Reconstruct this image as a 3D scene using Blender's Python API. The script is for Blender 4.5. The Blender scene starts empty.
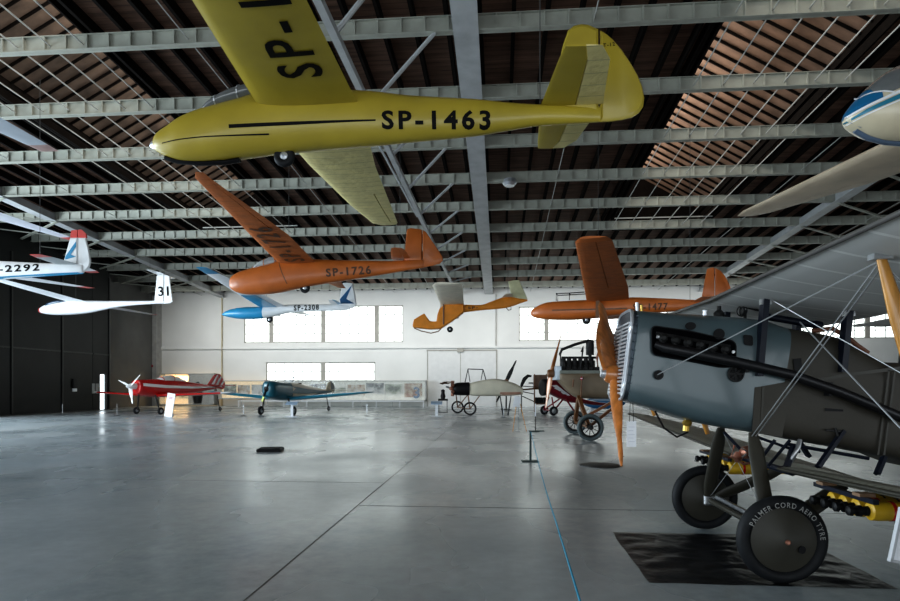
import bpy, bmesh, math, random
from mathutils import Vector, Matrix
random.seed(7)
PI = math.pi
SC = bpy.context.scene
COL = SC.collection

# ---------------------------------------------------------------- camera model
F_PX, HZ, CZ, PSI = 600.0, 386.0, 1.62, math.radians(4.76)
FW = Vector((-math.sin(PSI), math.cos(PSI), 0.0))
RT = Vector((math.cos(PSI), math.sin(PSI), 0.0))
CAM = Vector((0, 0, CZ))

def ray(px, py):
    return FW + RT * ((px - 450.0) / F_PX) + Vector((0, 0, (HZ - py) / F_PX))

def W(px, py, d):
    """world point seen at picture point (px, py), d metres deep"""
    return CAM + ray(px, py) * d

def on_y(px, Y):
    """world X of picture column px on the plane y = Y"""
    r = ray(px, HZ)
    return r.x * Y / r.y

def on_floor(px, py, z=0.0):
    r = ray(px, py)
    return CAM + r * ((z - CZ) / r.z)

class Frame:
    """local frame of an aircraft: x aft, y away, z up"""
    def __init__(s, O, rz):
        s.O = Vector(O); s.rz = rz
        s.ax = Vector((math.cos(rz), math.sin(rz), 0)); s.ay = Vector((-math.sin(rz), math.cos(rz), 0))
    def tr(s, px, py, y=0.0):
        r = ray(px, py)
        t = (y + (s.O - CAM).dot(s.ay)) / r.dot(s.ay)
        P = CAM + r * t - s.O
        return P.dot(s.ax), P.z
    def loc(s, px, py, d):
        P = W(px, py, d) - s.O
        return Vector((P.dot(s.ax), P.dot(s.ay), P.z))
    def world(s, v):
        return s.O + s.ax * v[0] + s.ay * v[1] + Vector((0, 0, v[2]))

# ---------------------------------------------------------------- objects
def link(name, data, parent=None):
    o = bpy.data.objects.new(name, data)
    COL.objects.link(o)
    if parent is not None:
        o.parent = parent
    return o

def tag(o, label, cat, group=None, kind=None):
    o['label'] = label; o['category'] = cat
    if group: o['group'] = group
    if kind: o['kind'] = kind
    return o

def thing(name, label, cat, loc=(0, 0, 0), rz=0.0, group=None):
    o = link(name, None)
    o.empty_display_size = 0.2
    o.location = loc; o.rotation_euler = (0, 0, rz)
    return tag(o, label, cat, group)

def copy_tree(root, loc, rz=None, label=None):
    r = root.copy(); COL.objects.link(r); r.location = loc
    if rz is not None: r.rotation_euler = (0, 0, rz)
    if label: r['label'] = label
    for ch in list(root.children):
        c = ch.copy(); COL.objects.link(c); c.parent = r
        for g in list(ch.children):
            d = g.copy(); COL.objects.link(d); d.parent = c
    return r

class MB:
    def __init__(s): s.bm = bmesh.new()
    def face(s, vs, mi=0):
        try:
            f = s.bm.faces.new(vs); f.material_index = mi; return f
        except ValueError:
            return None
    def poly(s, pts, mi=0):
        s.face([s.bm.verts.new(p) for p in pts], mi); return s
    def box(s, c, size, R=None, mi=0):
        hx, hy, hz = size[0] / 2, size[1] / 2, size[2] / 2
        vs = []
        for dx, dy, dz in ((-1,-1,-1),(1,-1,-1),(1,1,-1),(-1,1,-1),(-1,-1,1),(1,-1,1),(1,1,1),(-1,1,1)):
            v = Vector((dx*hx, dy*hy, dz*hz))
            if R is not None: v = R @ v
            vs.append(s.bm.verts.new(v + Vector(c)))
        for q in ((0,3,2,1),(4,5,6,7),(0,1,5,4),(1,2,6,5),(2,3,7,6),(3,0,4,7)):
            s.face([vs[i] for i in q], mi)
        return s
    def span(s, a, b, mi=0):
        a, b = Vector(a), Vector(b)
        return s.box((a + b) / 2, (abs(b.x-a.x), abs(b.y-a.y), abs(b.z-a.z)), mi=mi)
    def bar(s, p0, p1, w, h, up=(0, 0, 1), mi=0):
        p0, p1 = Vector(p0), Vector(p1)
        z = (p1 - p0); L = z.length; z.normalize()
        x = Vector(up).cross(z)
        if x.length < 1e-4: x = Vector((1, 0, 0)).cross(z)
        x.normalize(); y = z.cross(x)
        R = Matrix((x, y, z)).transposed()
        return s.box((p0 + p1) / 2, (w, h, L), R, mi)
    def tube(s, p0, p1, r, r2=None, seg=8, caps=True, sq=1.0, up=(0, 0, 1), mi=0):
        r2 = r if r2 is None else r2
        return s.path([p0, p1], [r, r2], seg, caps, sq, up, mi)
    def path(s, pts, r, seg=8, caps=True, sq=1.0, up=(0, 0, 1), mi=0):
        pts = [Vector(p) for p in pts]; n = len(pts)
        rr = r if isinstance(r, (list, tuple)) else [r] * n
        rings = []
        for i, p in enumerate(pts):
            t = (pts[min(i+1, n-1)] - pts[max(i-1, 0)]).normalized()
            x = Vector(up).cross(t)
            if x.length < 1e-3: x = Vector((1, 0, 0)).cross(t)
            x.normalize(); y = t.cross(x)
            rings.append([s.bm.verts.new(p + (x*math.cos(a)*sq + y*math.sin(a)) * rr[i]) for a in (2*PI*k/seg for k in range(seg))])
        s.skin(rings, caps, mi)
        return s
    def skin(s, rings, caps=True, mi=0):
        n = len(rings[0])
        for a, b in zip(rings, rings[1:]):
            for k in range(n):
                s.face([a[k], a[(k+1) % n], b[(k+1) % n], b[k]], mi)
        if caps:
            s.face(list(reversed(rings[0])), mi); s.face(rings[-1], mi)
    def rings(s, pts, caps=True, mi=0):
        s.skin([[s.bm.verts.new(p) for p in r] for r in pts], caps, mi); return s
    def lathe(s, prof, c, axis, seg=24, mi=0):
        """prof = [(along, radius)] around axis through c"""
        ax = Vector(axis).normalized()
        x = ax.orthogonal().normalized(); y = ax.cross(x); c = Vector(c)
        rings = [[s.bm.verts.new(c + ax*h + (x*math.cos(a) + y*math.sin(a))*max(r, 1e-4)) for a in (2*PI*k/seg for k in range(seg))] for h, r in prof]
        s.skin(rings, True, mi); return s
    def torus(s, c, axis, R, r, seg=32, sub=10, flat=1.0, mi=0):
        ax = Vector(axis).normalized(); x = ax.orthogonal().normalized(); y = ax.cross(x); c = Vector(c)
        rr = []
        for k in range(seg):
            a = 2*PI*k/seg; d = x*math.cos(a) + y*math.sin(a)
            rr.append([s.bm.verts.new(c + d*(R + r*math.cos(b)) + ax*(r*flat*math.sin(b))) for b in (2*PI*j/sub for j in range(sub))])
        for k in range(seg):
            a, b = rr[k], rr[(k+1) % seg]
            for j in range(sub): s.face([a[j], a[(j+1) % sub], b[(j+1) % sub], b[j]], mi)
        return s
    def prism(s, pts, off, mi=0):
        """polygon pts (3D) extruded by vector off"""
        off = Vector(off)
        a = [s.bm.verts.new(Vector(p)) for p in pts]; b = [s.bm.verts.new(Vector(p) + off) for p in pts]
        n = len(a)
        s.face(a, mi); s.face(list(reversed(b)), mi)
        for k in range(n): s.face([a[(k+1) % n], a[k], b[k], b[(k+1) % n]], mi)
        return s
    def build(s, name, mat, parent=None, smooth=None, bevel=None):
        bm = s.bm
        bmesh.ops.recalc_face_normals(bm, faces=bm.faces[:])
        me = bpy.data.meshes.new(name)
        bm.to_mesh(me); bm.free()
        for m in (mat if isinstance(mat, (list, tuple)) else [mat]): me.materials.append(m)
        o = link(name, me, parent)
        if bevel:
            md = o.modifiers.new('bevel', 'BEVEL'); md.width = bevel; md.segments = 2; md.limit_method = 'ANGLE'; md.angle_limit = math.radians(40)
        if smooth is not None:
            me.shade_smooth()
            me.set_sharp_from_angle(angle=math.radians(smooth))
        return o

def struct(o):
    o['kind'] = 'structure'; return o

# ---------------------------------------------------------------- materials
def mat(name, col, rough=0.5, metal=0.0, noise=0.12, scale=3.0, bump=0.0, bscale=20.0, spec=0.5, emit=None, estr=0.0, alpha=None, trans=0.0, coat=0.0, stretch=(1, 1, 1)):
    m = bpy.data.materials.new(name); m.use_nodes = True
    nt = m.node_tree; N = nt.nodes; L = nt.links
    b = N['Principled BSDF']
    b.inputs['Roughness'].default_value = rough; b.inputs['Metallic'].default_value = metal
    b.inputs['Specular IOR Level'].default_value = spec
    if coat: b.inputs['Coat Weight'].default_value = coat; b.inputs['Coat Roughness'].default_value = 0.1
    if trans: b.inputs['Transmission Weight'].default_value = trans
    if alpha is not None: b.inputs['Alpha'].default_value = alpha
    if emit: b.inputs['Emission Color'].default_value = (*emit, 1); b.inputs['Emission Strength'].default_value = estr
    tc = N.new('ShaderNodeTexCoord'); mp = N.new('ShaderNodeMapping'); mp.inputs['Scale'].default_value = stretch
    L.new(tc.outputs['Object'], mp.inputs['Vector'])
    nz = N.new('ShaderNodeTexNoise'); nz.inputs['Scale'].default_value = scale; nz.inputs['Detail'].default_value = 5
    L.new(mp.outputs['Vector'], nz.inputs['Vector'])
    r = N.new('ShaderNodeValToRGB')
    r.color_ramp.elements[0].position = 0.3; r.color_ramp.elements[1].position = 0.7
    r.color_ramp.elements[0].color = (*[max(0, c*(1-noise)) for c in col], 1)
    r.color_ramp.elements[1].color = (*[min(1, c*(1+noise)) for c in col], 1)
    L.new(nz.outputs['Fac'], r.inputs['Fac']); L.new(r.outputs['Color'], b.inputs['Base Color'])
    if bump:
        n2 = N.new('ShaderNodeTexNoise'); n2.inputs['Scale'].default_value = bscale; n2.inputs['Detail'].default_value = 4
        L.new(mp.outputs['Vector'], n2.inputs['Vector'])
        bp = N.new('ShaderNodeBump'); bp.inputs['Strength'].default_value = bump; bp.inputs['Distance'].default_value = 0.05
        L.new(n2.outputs['Fac'], bp.inputs['Height']); L.new(bp.outputs['Normal'], b.inputs['Normal'])
    return m

def striped(m, axis, period, width, factor, bump=0.0):
    """darken/lighten thin repeating bands (ribs, boards) across a principled material, in object space"""
    nt = m.node_tree; N = nt.nodes; L = nt.links; b = N['Principled BSDF']
    src = b.inputs['Base Color'].links[0].from_socket
    tc = N.new('ShaderNodeTexCoord'); sp = N.new('ShaderNodeSeparateXYZ'); L.new(tc.outputs['Object'], sp.inputs['Vector'])
    d = N.new('ShaderNodeMath'); d.operation = 'DIVIDE'; d.inputs[1].default_value = period; L.new(sp.outputs[axis], d.inputs[0])
    f = N.new('ShaderNodeMath'); f.operation = 'FRACT'; L.new(d.outputs[0], f.inputs[0])
    c = N.new('ShaderNodeMath'); c.operation = 'LESS_THAN'; c.inputs[1].default_value = width / period; L.new(f.outputs[0], c.inputs[0])
    mx = N.new('ShaderNodeMix'); mx.data_type = 'RGBA'; mx.blend_type = 'MULTIPLY'
    L.new(c.outputs[0], mx.inputs[0]); L.new(src, mx.inputs[6]); mx.inputs[7].default_value = (factor, factor, factor, 1)
    mx.clamp_result = False
    L.new(mx.outputs[2], b.inputs['Base Color'])
    return m

M = {}
M['yellow'] = mat('yellow_paint', (0.42, 0.325, 0.038), 0.4, noise=0.10, scale=1.5, coat=0.2)
M['yellow_dull'] = mat('yellow_dull_paint', (0.40, 0.33, 0.06), 0.55, noise=0.1, scale=2)
M['yellow_fabric'] = striped(mat('yellow_doped_fabric', (0.78, 0.68, 0.32), 0.6, noise=0.1, scale=3, bump=0.3, bscale=8), 1, 0.3, 0.025, 0.75)  # light shining through the far wing's fabric is put into this paler yellow
M['orange'] = mat('orange_paint', (0.48, 0.130, 0.022), 0.42, noise=0.15, scale=1.6, coat=0.2)
M['orange_fabric'] = striped(mat('orange_doped_fabric', (0.44, 0.125, 0.026), 0.6, noise=0.16, scale=3, bump=0.3, bscale=9), 1, 0.32, 0.03, 0.8)
M['orange_yellow'] = mat('orange_yellow_paint', (0.72, 0.25, 0.02), 0.45, noise=0.1)
M['cream_fabric'] = striped(mat('cream_fabric', (0.90, 0.82, 0.68), 0.7, noise=0.08), 1, 0.4, 0.03, 0.85)
M['pale_green'] = mat('pale_green_fabric', (0.62, 0.60, 0.38), 0.6)
M['white'] = mat('white_paint', (0.80, 0.81, 0.82), 0.3, noise=0.04, coat=0.3)
M['white_soft'] = mat('white_gelcoat', (0.78, 0.79, 0.82), 0.4, noise=0.05)
M['red_tip'] = mat('red_tip_paint', (0.55, 0.06, 0.05), 0.4)
M['blue'] = mat('blue_paint', (0.02, 0.25, 0.46), 0.35, noise=0.08, coat=0.3)
M['blue_dk'] = mat('dark_blue_paint', (0.012, 0.10, 0.24), 0.35, coat=0.3)
M['teal'] = mat('teal_paint', (0.012, 0.115, 0.16), 0.3, noise=0.15, coat=0.4)
M['teal_wing'] = mat('teal_wing_paint', (0.02, 0.20, 0.30), 0.3, coat=0.3)
M['cream'] = mat('cream_paint', (0.62, 0.55, 0.40), 0.35, noise=0.08, coat=0.3)
M['cream_wing'] = mat('cream_wing_paint', (0.68, 0.56, 0.42), 0.45, noise=0.10, scale=2)
M['red'] = mat('red_paint', (0.50, 0.016, 0.014), 0.25, noise=0.1, coat=0.5)
M['dark_red'] = mat('dark_red_paint', (0.20, 0.008, 0.018), 0.3, noise=0.15, coat=0.4)
M['black'] = mat('black_paint', (0.008, 0.008, 0.009), 0.5, noise=0.2, spec=0.2)
M['letter'] = mat('black_lettering', (0.008, 0.008, 0.008), 0.6, noise=0.1, spec=0.1)
M['letter_worn'] = mat('worn_lettering', (0.10, 0.045, 0.02), 0.6, noise=0.2)
M['letter_white'] = mat('tyre_white_lettering', (0.32, 0.32, 0.31), 0.6, noise=0.25, scale=30)
M['rubber'] = mat('tyre_rubber', (0.012, 0.013, 0.015), 0.6, spec=0.25, noise=0.15, scale=12)
M['rubber_grey'] = mat('grey_tyre_rubber', (0.09, 0.115, 0.12), 0.6, noise=0.15, scale=12)
M['olive'] = mat('olive_paint', (0.036, 0.033, 0.024), 0.5, noise=0.15, scale=4)
M['olive_fabric'] = mat('olive_fabric', (0.041, 0.036, 0.027), 0.6, noise=0.12, scale=2.5, bump=0.12, bscale=6)
M['cowl'] = mat('grey_cowling_paint', (0.075, 0.110, 0.122), 0.32, noise=0.10, scale=2.0, coat=0.35, bump=0.02, bscale=5)
M['radiator'] = mat('radiator_metal', (0.05, 0.065, 0.08), 0.4, metal=0.5, noise=0.3, scale=9)
M['steel'] = mat('worn_steel', (0.42, 0.43, 0.44), 0.35, metal=0.8, noise=0.2, scale=15)
M['alu'] = mat('dull_aluminium', (0.55, 0.57, 0.60), 0.35, metal=0.6, noise=0.1)
M['copper'] = mat('copper_fitting', (0.42, 0.20, 0.14), 0.35, metal=0.7, noise=0.3, scale=20)
M['brass'] = mat('brass_fitting', (0.45, 0.30, 0.07), 0.35, metal=0.7, noise=0.2)
M['wood'] = mat('varnished_wood', (0.50, 0.18, 0.045), 0.28, noise=0.3, scale=2.2, coat=0.6, stretch=(8, 8, 0.7))
M['wood_light'] = mat('light_varnished_wood', (0.58, 0.27, 0.05), 0.3, noise=0.22, scale=2, coat=0.5, stretch=(8, 8, 0.6))
M['wood_dark'] = mat('dark_varnished_wood', (0.15, 0.065, 0.025), 0.4, noise=0.3, scale=3, stretch=(6, 6, 0.7))
M['strut_blue'] = mat('blue_black_strut', (0.007, 0.010, 0.020), 0.4, noise=0.15, spec=0.25)
M['wing_under'] = striped(mat('doped_linen', (0.60, 0.60, 0.585), 0.55, noise=0.06, scale=1.4), 1, 0.42, 0.035, 1.3)
M['wing_top'] = striped(mat('khaki_linen', (0.25, 0.245, 0.20), 0.6, noise=0.12, scale=3), 1, 0.085, 0.02, 0.62)
M['wire'] = mat('bracing_wire', (0.42, 0.43, 0.44), 0.4, metal=0.5, noise=0.05)
M['cable'] = mat('suspension_steel_cable', (0.06, 0.06, 0.06), 0.5)
M['bomb'] = mat('yellow_bomb_paint', (0.62, 0.38, 0.02), 0.4, noise=0.12, scale=8)
M['tarp'] = mat('black_plastic_sheet', (0.008, 0.009, 0.012), 0.33, noise=0.2, scale=5, bump=0.25, bscale=7, spec=0.3)
M['paper'] = mat('white_paper', (0.88, 0.90, 0.94), 0.6, noise=0.03)
M['print'] = mat('grey_print', (0.62, 0.64, 0.70), 0.6)
M['glass'] = mat('canopy_perspex', (0.75, 0.80, 0.82), 0.06, noise=0.02, alpha=0.38, spec=0.8)
M['canopy_dark'] = mat('tinted_canopy', (0.05, 0.08, 0.12), 0.08, noise=0.05, spec=0.8)
M['canopy_grey'] = mat('grey_canopy', (0.16, 0.17, 0.17), 0.12, noise=0.2, spec=0.8)
M['beige_fabric'] = mat('beige_fabric', (0.70, 0.65, 0.52), 0.7, noise=0.1, scale=2)
M['brown_grey'] = mat('brown_grey_plywood', (0.20, 0.155, 0.105), 0.5, noise=0.18, scale=2)
M['engine'] = mat('dark_engine_metal', (0.022, 0.022, 0.022), 0.5, metal=0.3, noise=0.4, scale=14, spec=0.3)
M['blue_rope'] = mat('blue_cord', (0.015, 0.30, 0.48), 0.6)
M['stand_green'] = mat('grey_green_steel', (0.045, 0.075, 0.075), 0.5)
M['case_blue'] = mat('pale_blue_panel', (0.40, 0.52, 0.66), 0.5)
# ---------------------------------------------------------------- aircraft helpers
def catmull(rows, sub):
    n = len(rows); out = []
    for i in range(n - 1):
        p0, p1, p2, p3 = rows[max(i-1, 0)], rows[i], rows[i+1], rows[min(i+2, n-1)]
        for k in range(sub):
            t = k / sub
            out.append(tuple(0.5*((2*b) + (-a+c)*t + (2*a-5*b+4*c-d)*t*t + (-a+3*b-3*c+d)*t**3) for a, b, c, d in zip(p0, p1, p2, p3)))
    out.append(tuple(rows[-1])); return out

class Fus:
    """fuselage: rows of (xtop, ztop, xbot, zbot, halfwidth)"""
    def __init__(s, rows, n=2.3, sub=4, nb=None):
        s.rows = catmull(rows, sub) if sub > 1 else [tuple(r) for r in rows]
        s.n = n; s.nb = nb or n
    def ring(s, r, seg=28):
        xt, zt, xb, zb, hw = r
        out = []
        for k in range(seg):
            a = 2*PI*k/seg; c, q = math.cos(a), math.sin(a)
            e = s.n if q >= 0 else s.nb
            y = hw*math.copysign(abs(c)**(2/e), c); v = math.copysign(abs(q)**(2/e), q)
            out.append(Vector(((xt+xb)/2 + (xt-xb)/2*v, y, (zt+zb)/2 + (zt-zb)/2*v)))
        return out
    def mesh(s, seg=28, a=0, b=None):
        m = MB(); m.rings([s.ring(r, seg) for r in s.rows[a:b]]); return m
    def side(s, x, z):
        """half width of the skin at (x, z)"""
        best = None
        for p, q in zip(s.rows, s.rows[1:]):
            def xs(r):
                h = (r[1]-r[3])/2; v = 0 if abs(h) < 1e-5 else max(-1, min(1, (z-(r[1]+r[3])/2)/h))
                return (r[0]+r[2])/2 + (r[0]-r[2])/2*v
            x0, x1 = xs(p), xs(q)
            if x0 <= x <= x1 or (best is None and x < x0):
                t = 0 if x1 == x0 else max(0, min(1, (x-x0)/(x1-x0)))
                r = [u+(w-u)*t for u, w in zip(p, q)]
                h = (r[1]-r[3])/2; v = 0 if abs(h) < 1e-5 else max(-1, min(1, (z-(r[1]+r[3])/2)/h))
                e = s.n if v >= 0 else s.nb
                return r[4]*max(0.0, 1-abs(v)**e)**(1/e)
        return s.rows[-1][4]

def fus_px(F, st, n=2.3, sub=4, y=0.0, nb=None):
    rows = []
    for px, top, bot, hw in st:
        xt, zt = F.tr(px, top, y); xb, zb = F.tr(px, bot, y)
        rows.append((xt, zt, xb, zb, hw))
    return Fus(rows, n, sub, nb)

def yt(s):
    s = max(0.0, min(1.0, s))
    return 5*(0.2969*math.sqrt(s) - 0.126*s - 0.3516*s*s + 0.2843*s**3 - 0.1036*s**4)

def foil(c0, c1, upper=1.3, lower=0.7, n=9):
    ss = [c0 + (c1-c0)*(0.5-0.5*math.cos(PI*k/n)) for k in range(n+1)]
    return [(s, upper*yt(s)) for s in ss] + [(s, -lower*yt(s)) for s in reversed(ss)]

class Wing:
    """secs: (y, xle, zle, chord, thickness ratio, z drop at trailing edge)"""
    def __init__(s, secs): s.secs = sorted(secs)
    def at(s, y):
        S = s.secs
        y = max(S[0][0], min(S[-1][0], y))
        for a, b in zip(S, S[1:]):
            if a[0] <= y <= b[0]:
                t = (y-a[0])/(b[0]-a[0] or 1)
                return [u+(w-u)*t for u, w in zip(a, b)]
    def pt(s, y, f, h):
        _, x, z, c, t, dr = s.at(y)
        return Vector((x + f*c, y, z - dr*f + h*t*c))
    def low(s, y, x):
        q = s.at(y); f = (x-q[1])/q[3]
        return s.pt(y, f, -0.7*yt(f)).z
    def mesh(s, y0=None, y1=None, c0=0.0, c1=1.0, extra=(), mb=None):
        S = s.secs; y0 = S[0][0] if y0 is None else y0; y1 = S[-1][0] if y1 is None else y1
        ys = sorted(set([y0, y1] + [q[0] for q in S if y0 < q[0] < y1] + [e for e in extra if y0 < e < y1]))
        m = mb or MB(); P = foil(c0, c1)
        m.rings([[s.pt(y, f, h) for f, h in P] for y in ys]); return m

def wing_parts(root, wg, mw, ma=None, ail=(), hinge=0.74, name='wing', tip=None, tipw=0.35):
    """one wing half as a part, its ailerons as sub-parts, a coloured tip as a sub-part"""
    y0, y1 = wg.secs[0][0], wg.secs[-1][0]
    far = y1 > 0 and abs(y1) > abs(y0)
    m = MB(); cuts = [y0]
    if tip:
        if far: y1t = y1; y1 = y1 - tipw
        else: y0t = y0; y0 = y0 + tipw
    segs = []; cur = y0
    for a, b in sorted(ail):
        a, b = max(a, y0), min(b, y1)
        if a > cur: segs.append((cur, a, 1.0))
        segs.append((a, b, hinge)); cur = b
    if cur < y1: segs.append((cur, y1, 1.0))
    for a, b, c in segs: wg.mesh(a, b, 0, c, mb=m)
    o = m.build(name, mw, root, smooth=40)
    for a, b in ail:
        a, b = max(a, y0), min(b, y1)
        wg.mesh(a + 0.02, b - 0.02, hinge + 0.02, 1.0).build('aileron', ma or mw, o, smooth=40)
    if tip:
        if far: wg.mesh(y1, y1t).build('wing_tip', tip, o, smooth=40)
        else: wg.mesh(y0t, y0).build('wing_tip', tip, o, smooth=40)
    return o

def mirror_secs(secs): return [(-y, x, z, c, t, d) for y, x, z, c, t, d in secs]

def plate(pts, y, th):
    """upright surface (fin, rudder): outline pts (x, z) round y, thinner towards the edge"""
    m = MB(); n = len(pts)
    cx = sum(p[0] for p in pts)/n; cz = sum(p[1] for p in pts)/n
    def rg(k, dy): return [m.bm.verts.new((cx+(x-cx)*k, y+dy, cz+(z-cz)*k)) for x, z in pts]
    a, b, c, d = rg(0.9, -th/2), rg(1, -th/6), rg(1, th/6), rg(0.9, th/2)
    m.face(a); m.face(list(reversed(d)))
    for r, q in ((a, b), (b, c), (c, d)):
        for k in range(n): m.face([r[k], r[(k+1) % n], q[(k+1) % n], q[k]])
    return m

def text_geo(txt, h, bold=0.0, wide=1.0, space=1.28):
    """triangulated lettering: verts (u, v) with v from 0 to h, faces, width"""
    cu = bpy.data.curves.new('lettering', 'FONT'); cu.body = txt; cu.size = 1.0; cu.offset = bold; cu.resolution_u = 3; cu.space_character = space
    ob = bpy.data.objects.new('lettering', cu); COL.objects.link(ob)
    dg = bpy.context.evaluated_depsgraph_get(); dg.update()
    me = bpy.data.meshes.new_from_object(ob.evaluated_get(dg))
    bpy.data.objects.remove(ob); bpy.data.curves.remove(cu)
    bt = bmesh.new(); bt.from_mesh(me); bmesh.ops.triangulate(bt, faces=bt.faces[:])
    for _ in range(3):
        le = [e for e in bt.edges if e.calc_length() > 0.16]
        if le: bmesh.ops.subdivide_edges(bt, edges=le, cuts=1); bmesh.ops.triangulate(bt, faces=bt.faces[:])
    bt.to_mesh(me); bt.free()
    V = [(v.co.x, v.co.y) for v in me.vertices]; Fc = [tuple(p.vertices) for p in me.polygons]
    bpy.data.meshes.remove(me)
    x0 = min(v[0] for v in V); y0 = 0.0; y1 = max(v[1] for v in V) 
    k = h/(y1-y0)
    V = [((x-x0)*k*wide, (y-y0)*k) for x, y in V]
    return V, Fc, max(v[0] for v in V)

def lettering(root, txt, h, place, m, bold=0.015, wide=1.0, width=None, name='lettering'):
    V, Fc, w = text_geo(txt, h, bold, wide, 1.02 if len(txt) < 3 else 1.28)
    if width: V = [(u*width/w, v) for u, v in V]
    me = bpy.data.meshes.new(name); me.from_pydata([place(u, v) for u, v in V], [], Fc)
    me.materials.append(m)
    return link(name, me, root)

def side_letters(root, fus, F, txt, p0, p1, h, m, y=-0.3, wide=1.0, bold=0.015, off=0.006):
    """lettering on the near side of a fuselage, baseline from picture point p0 to p1"""
    a = Vector(F.tr(*p0, y)); b = Vector(F.tr(*p1, y)); L = (b-a).length; d = (b-a)/L; n = Vector((-d.y, d.x))
    def pl(u, v):
        q = a + d*u + n*v
        return (q.x, -fus.side(q.x, q.y) - off, q.y)
    return lettering(root, txt, h, pl, m, bold, wide, width=L)

def side_strip(root, fus, F, pts, w, m, y=-0.3, off=0.005, name='stripe'):
    """painted line on the near side through picture points; w = widths in metres"""
    P = [Vector(F.tr(*p, y)) for p in pts]
    if not isinstance(w, (list, tuple)): w = [w]*len(P)
    Q, ww = [], []
    for i in range(len(P)-1):
        for k in range(8):
            t = k/8; Q.append(P[i].lerp(P[i+1], t)); ww.append(w[i]+(w[i+1]-w[i])*t)
    Q.append(P[-1]); ww.append(w[-1])
    mb = MB(); prev = None
    for i, q in enumerate(Q):
        t = (Q[min(i+1, len(Q)-1)] - Q[max(i-1, 0)]).normalized(); n = Vector((-t.y, t.x))
        pr = []
        for k in (-1, 0, 1):
            r = q + n*k*ww[i]/2
            pr.append(mb.bm.verts.new((r.x, -fus.side(r.x, r.y) - off, r.y)))
        if prev:
            mb.face([prev[0], pr[0], pr[1], prev[1]]); mb.face([prev[1], pr[1], pr[2], prev[2]])
        prev = pr
    return mb.build(name, m, root)

def wing_letters(root, wg, txt, y0, step, x0, h, m, width, bold=0.02, off=0.012):
    """lettering under the near wing: reads outwards (-y), tops towards the leading edge"""
    def pl(u, v):
        y = y0 - u; x = x0 - v
        return (x, y, wg.low(y, x) - off)
    return lettering(root, txt, h, pl, m, bold, 1.0, width=width)

def wheel(root, c, R, w, m=None, hub=None, name='wheel', spokes=0, axis=(0, 1, 0)):
    c = Vector(c); ax = Vector(axis).normalized()
    o = MB().torus(c, ax, R - w/2, w/2, 28, 8).build(name, m or M['rubber'], root, smooth=60)
    h = MB()
    if spokes:
        h.lathe([(-w*0.8, 0.03*R/0.35), (w*0.8, 0.03*R/0.35)], c, ax, 10)
        x = ax.orthogonal().normalized(); y = ax.cross(x)
        for k in range(spokes):
            a = 2*PI*k/spokes; d = x*math.cos(a) + y*math.sin(a)
            h.tube(c + ax*w*0.6*(-1)**k, c + d*(R-w*0.8), 0.004, seg=4)
        h.torus(c, ax, R - w, w*0.18, 28, 6)
        h.build('spokes', hub or M['engine'], o)
    else:
        h.lathe([(-w*0.3, R-w*0.9), (-w*0.36, R*0.35), (-w*0.5, R*0.12), (w*0.5, R*0.12), (w*0.36, R*0.35), (w*0.3, R-w*0.9)], c, ax, 20)
        h.build('hub', hub or M['alu'], o, smooth=40)
    return o

def blade(hub, tipdir, L, chord, thick, axis, pitch0=60, pitch1=18, root_r=0.06, seg=14):
    """one carved propeller blade from hub along tipdir; axis = shaft direction"""
    hub = Vector(hub); t = Vector(tipdir).normalized(); ax = Vector(axis).normalized(); tan = t.cross(ax).normalized()
    m = MB(); rings = []
    for i in range(seg+1):
        s = i/seg
        ch = chord*(0.42 + 0.58*math.sin(PI*min(1, s*1.15+0.18)))*(1 if s < 0.9 else (1-s)/0.1*0.6+0.4) if s < 1 else chord*0.18
        th = thick*(1-0.82*s)
        p = math.radians(pitch0 + (pitch1-pitch0)*min(1, s*1.3))
        cd = tan*math.cos(p) + ax*math.sin(p); nd = tan*-math.sin(p) + ax*math.cos(p)
        c = hub + t*(L*s)
        rings.append([c + cd*(math.cos(a)*ch/2) + nd*(math.sin(a)*th/2) for a in (2*PI*k/12 for k in range(12))])
    m.rings(rings); return m

def cables(root, pts, F):
    """suspension cables from local points straight up to the roof beams"""
    for p in pts:
        w = F.world(p); z = beam_z(w.y) + 0.05 - F.O.z
        MB().tube(p, (p[0], p[1], z), 0.007, seg=5).build('suspension_cable', M['cable'], root)

BEAM0 = 11.77
def beam_z(Y): return BEAM0 - 0.06*Y
# ================================================================ hall
YB = 47.6                      # back wall
XL, XR = -28.3, 33.0
def wall_z(Y): return beam_z(Y)

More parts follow.
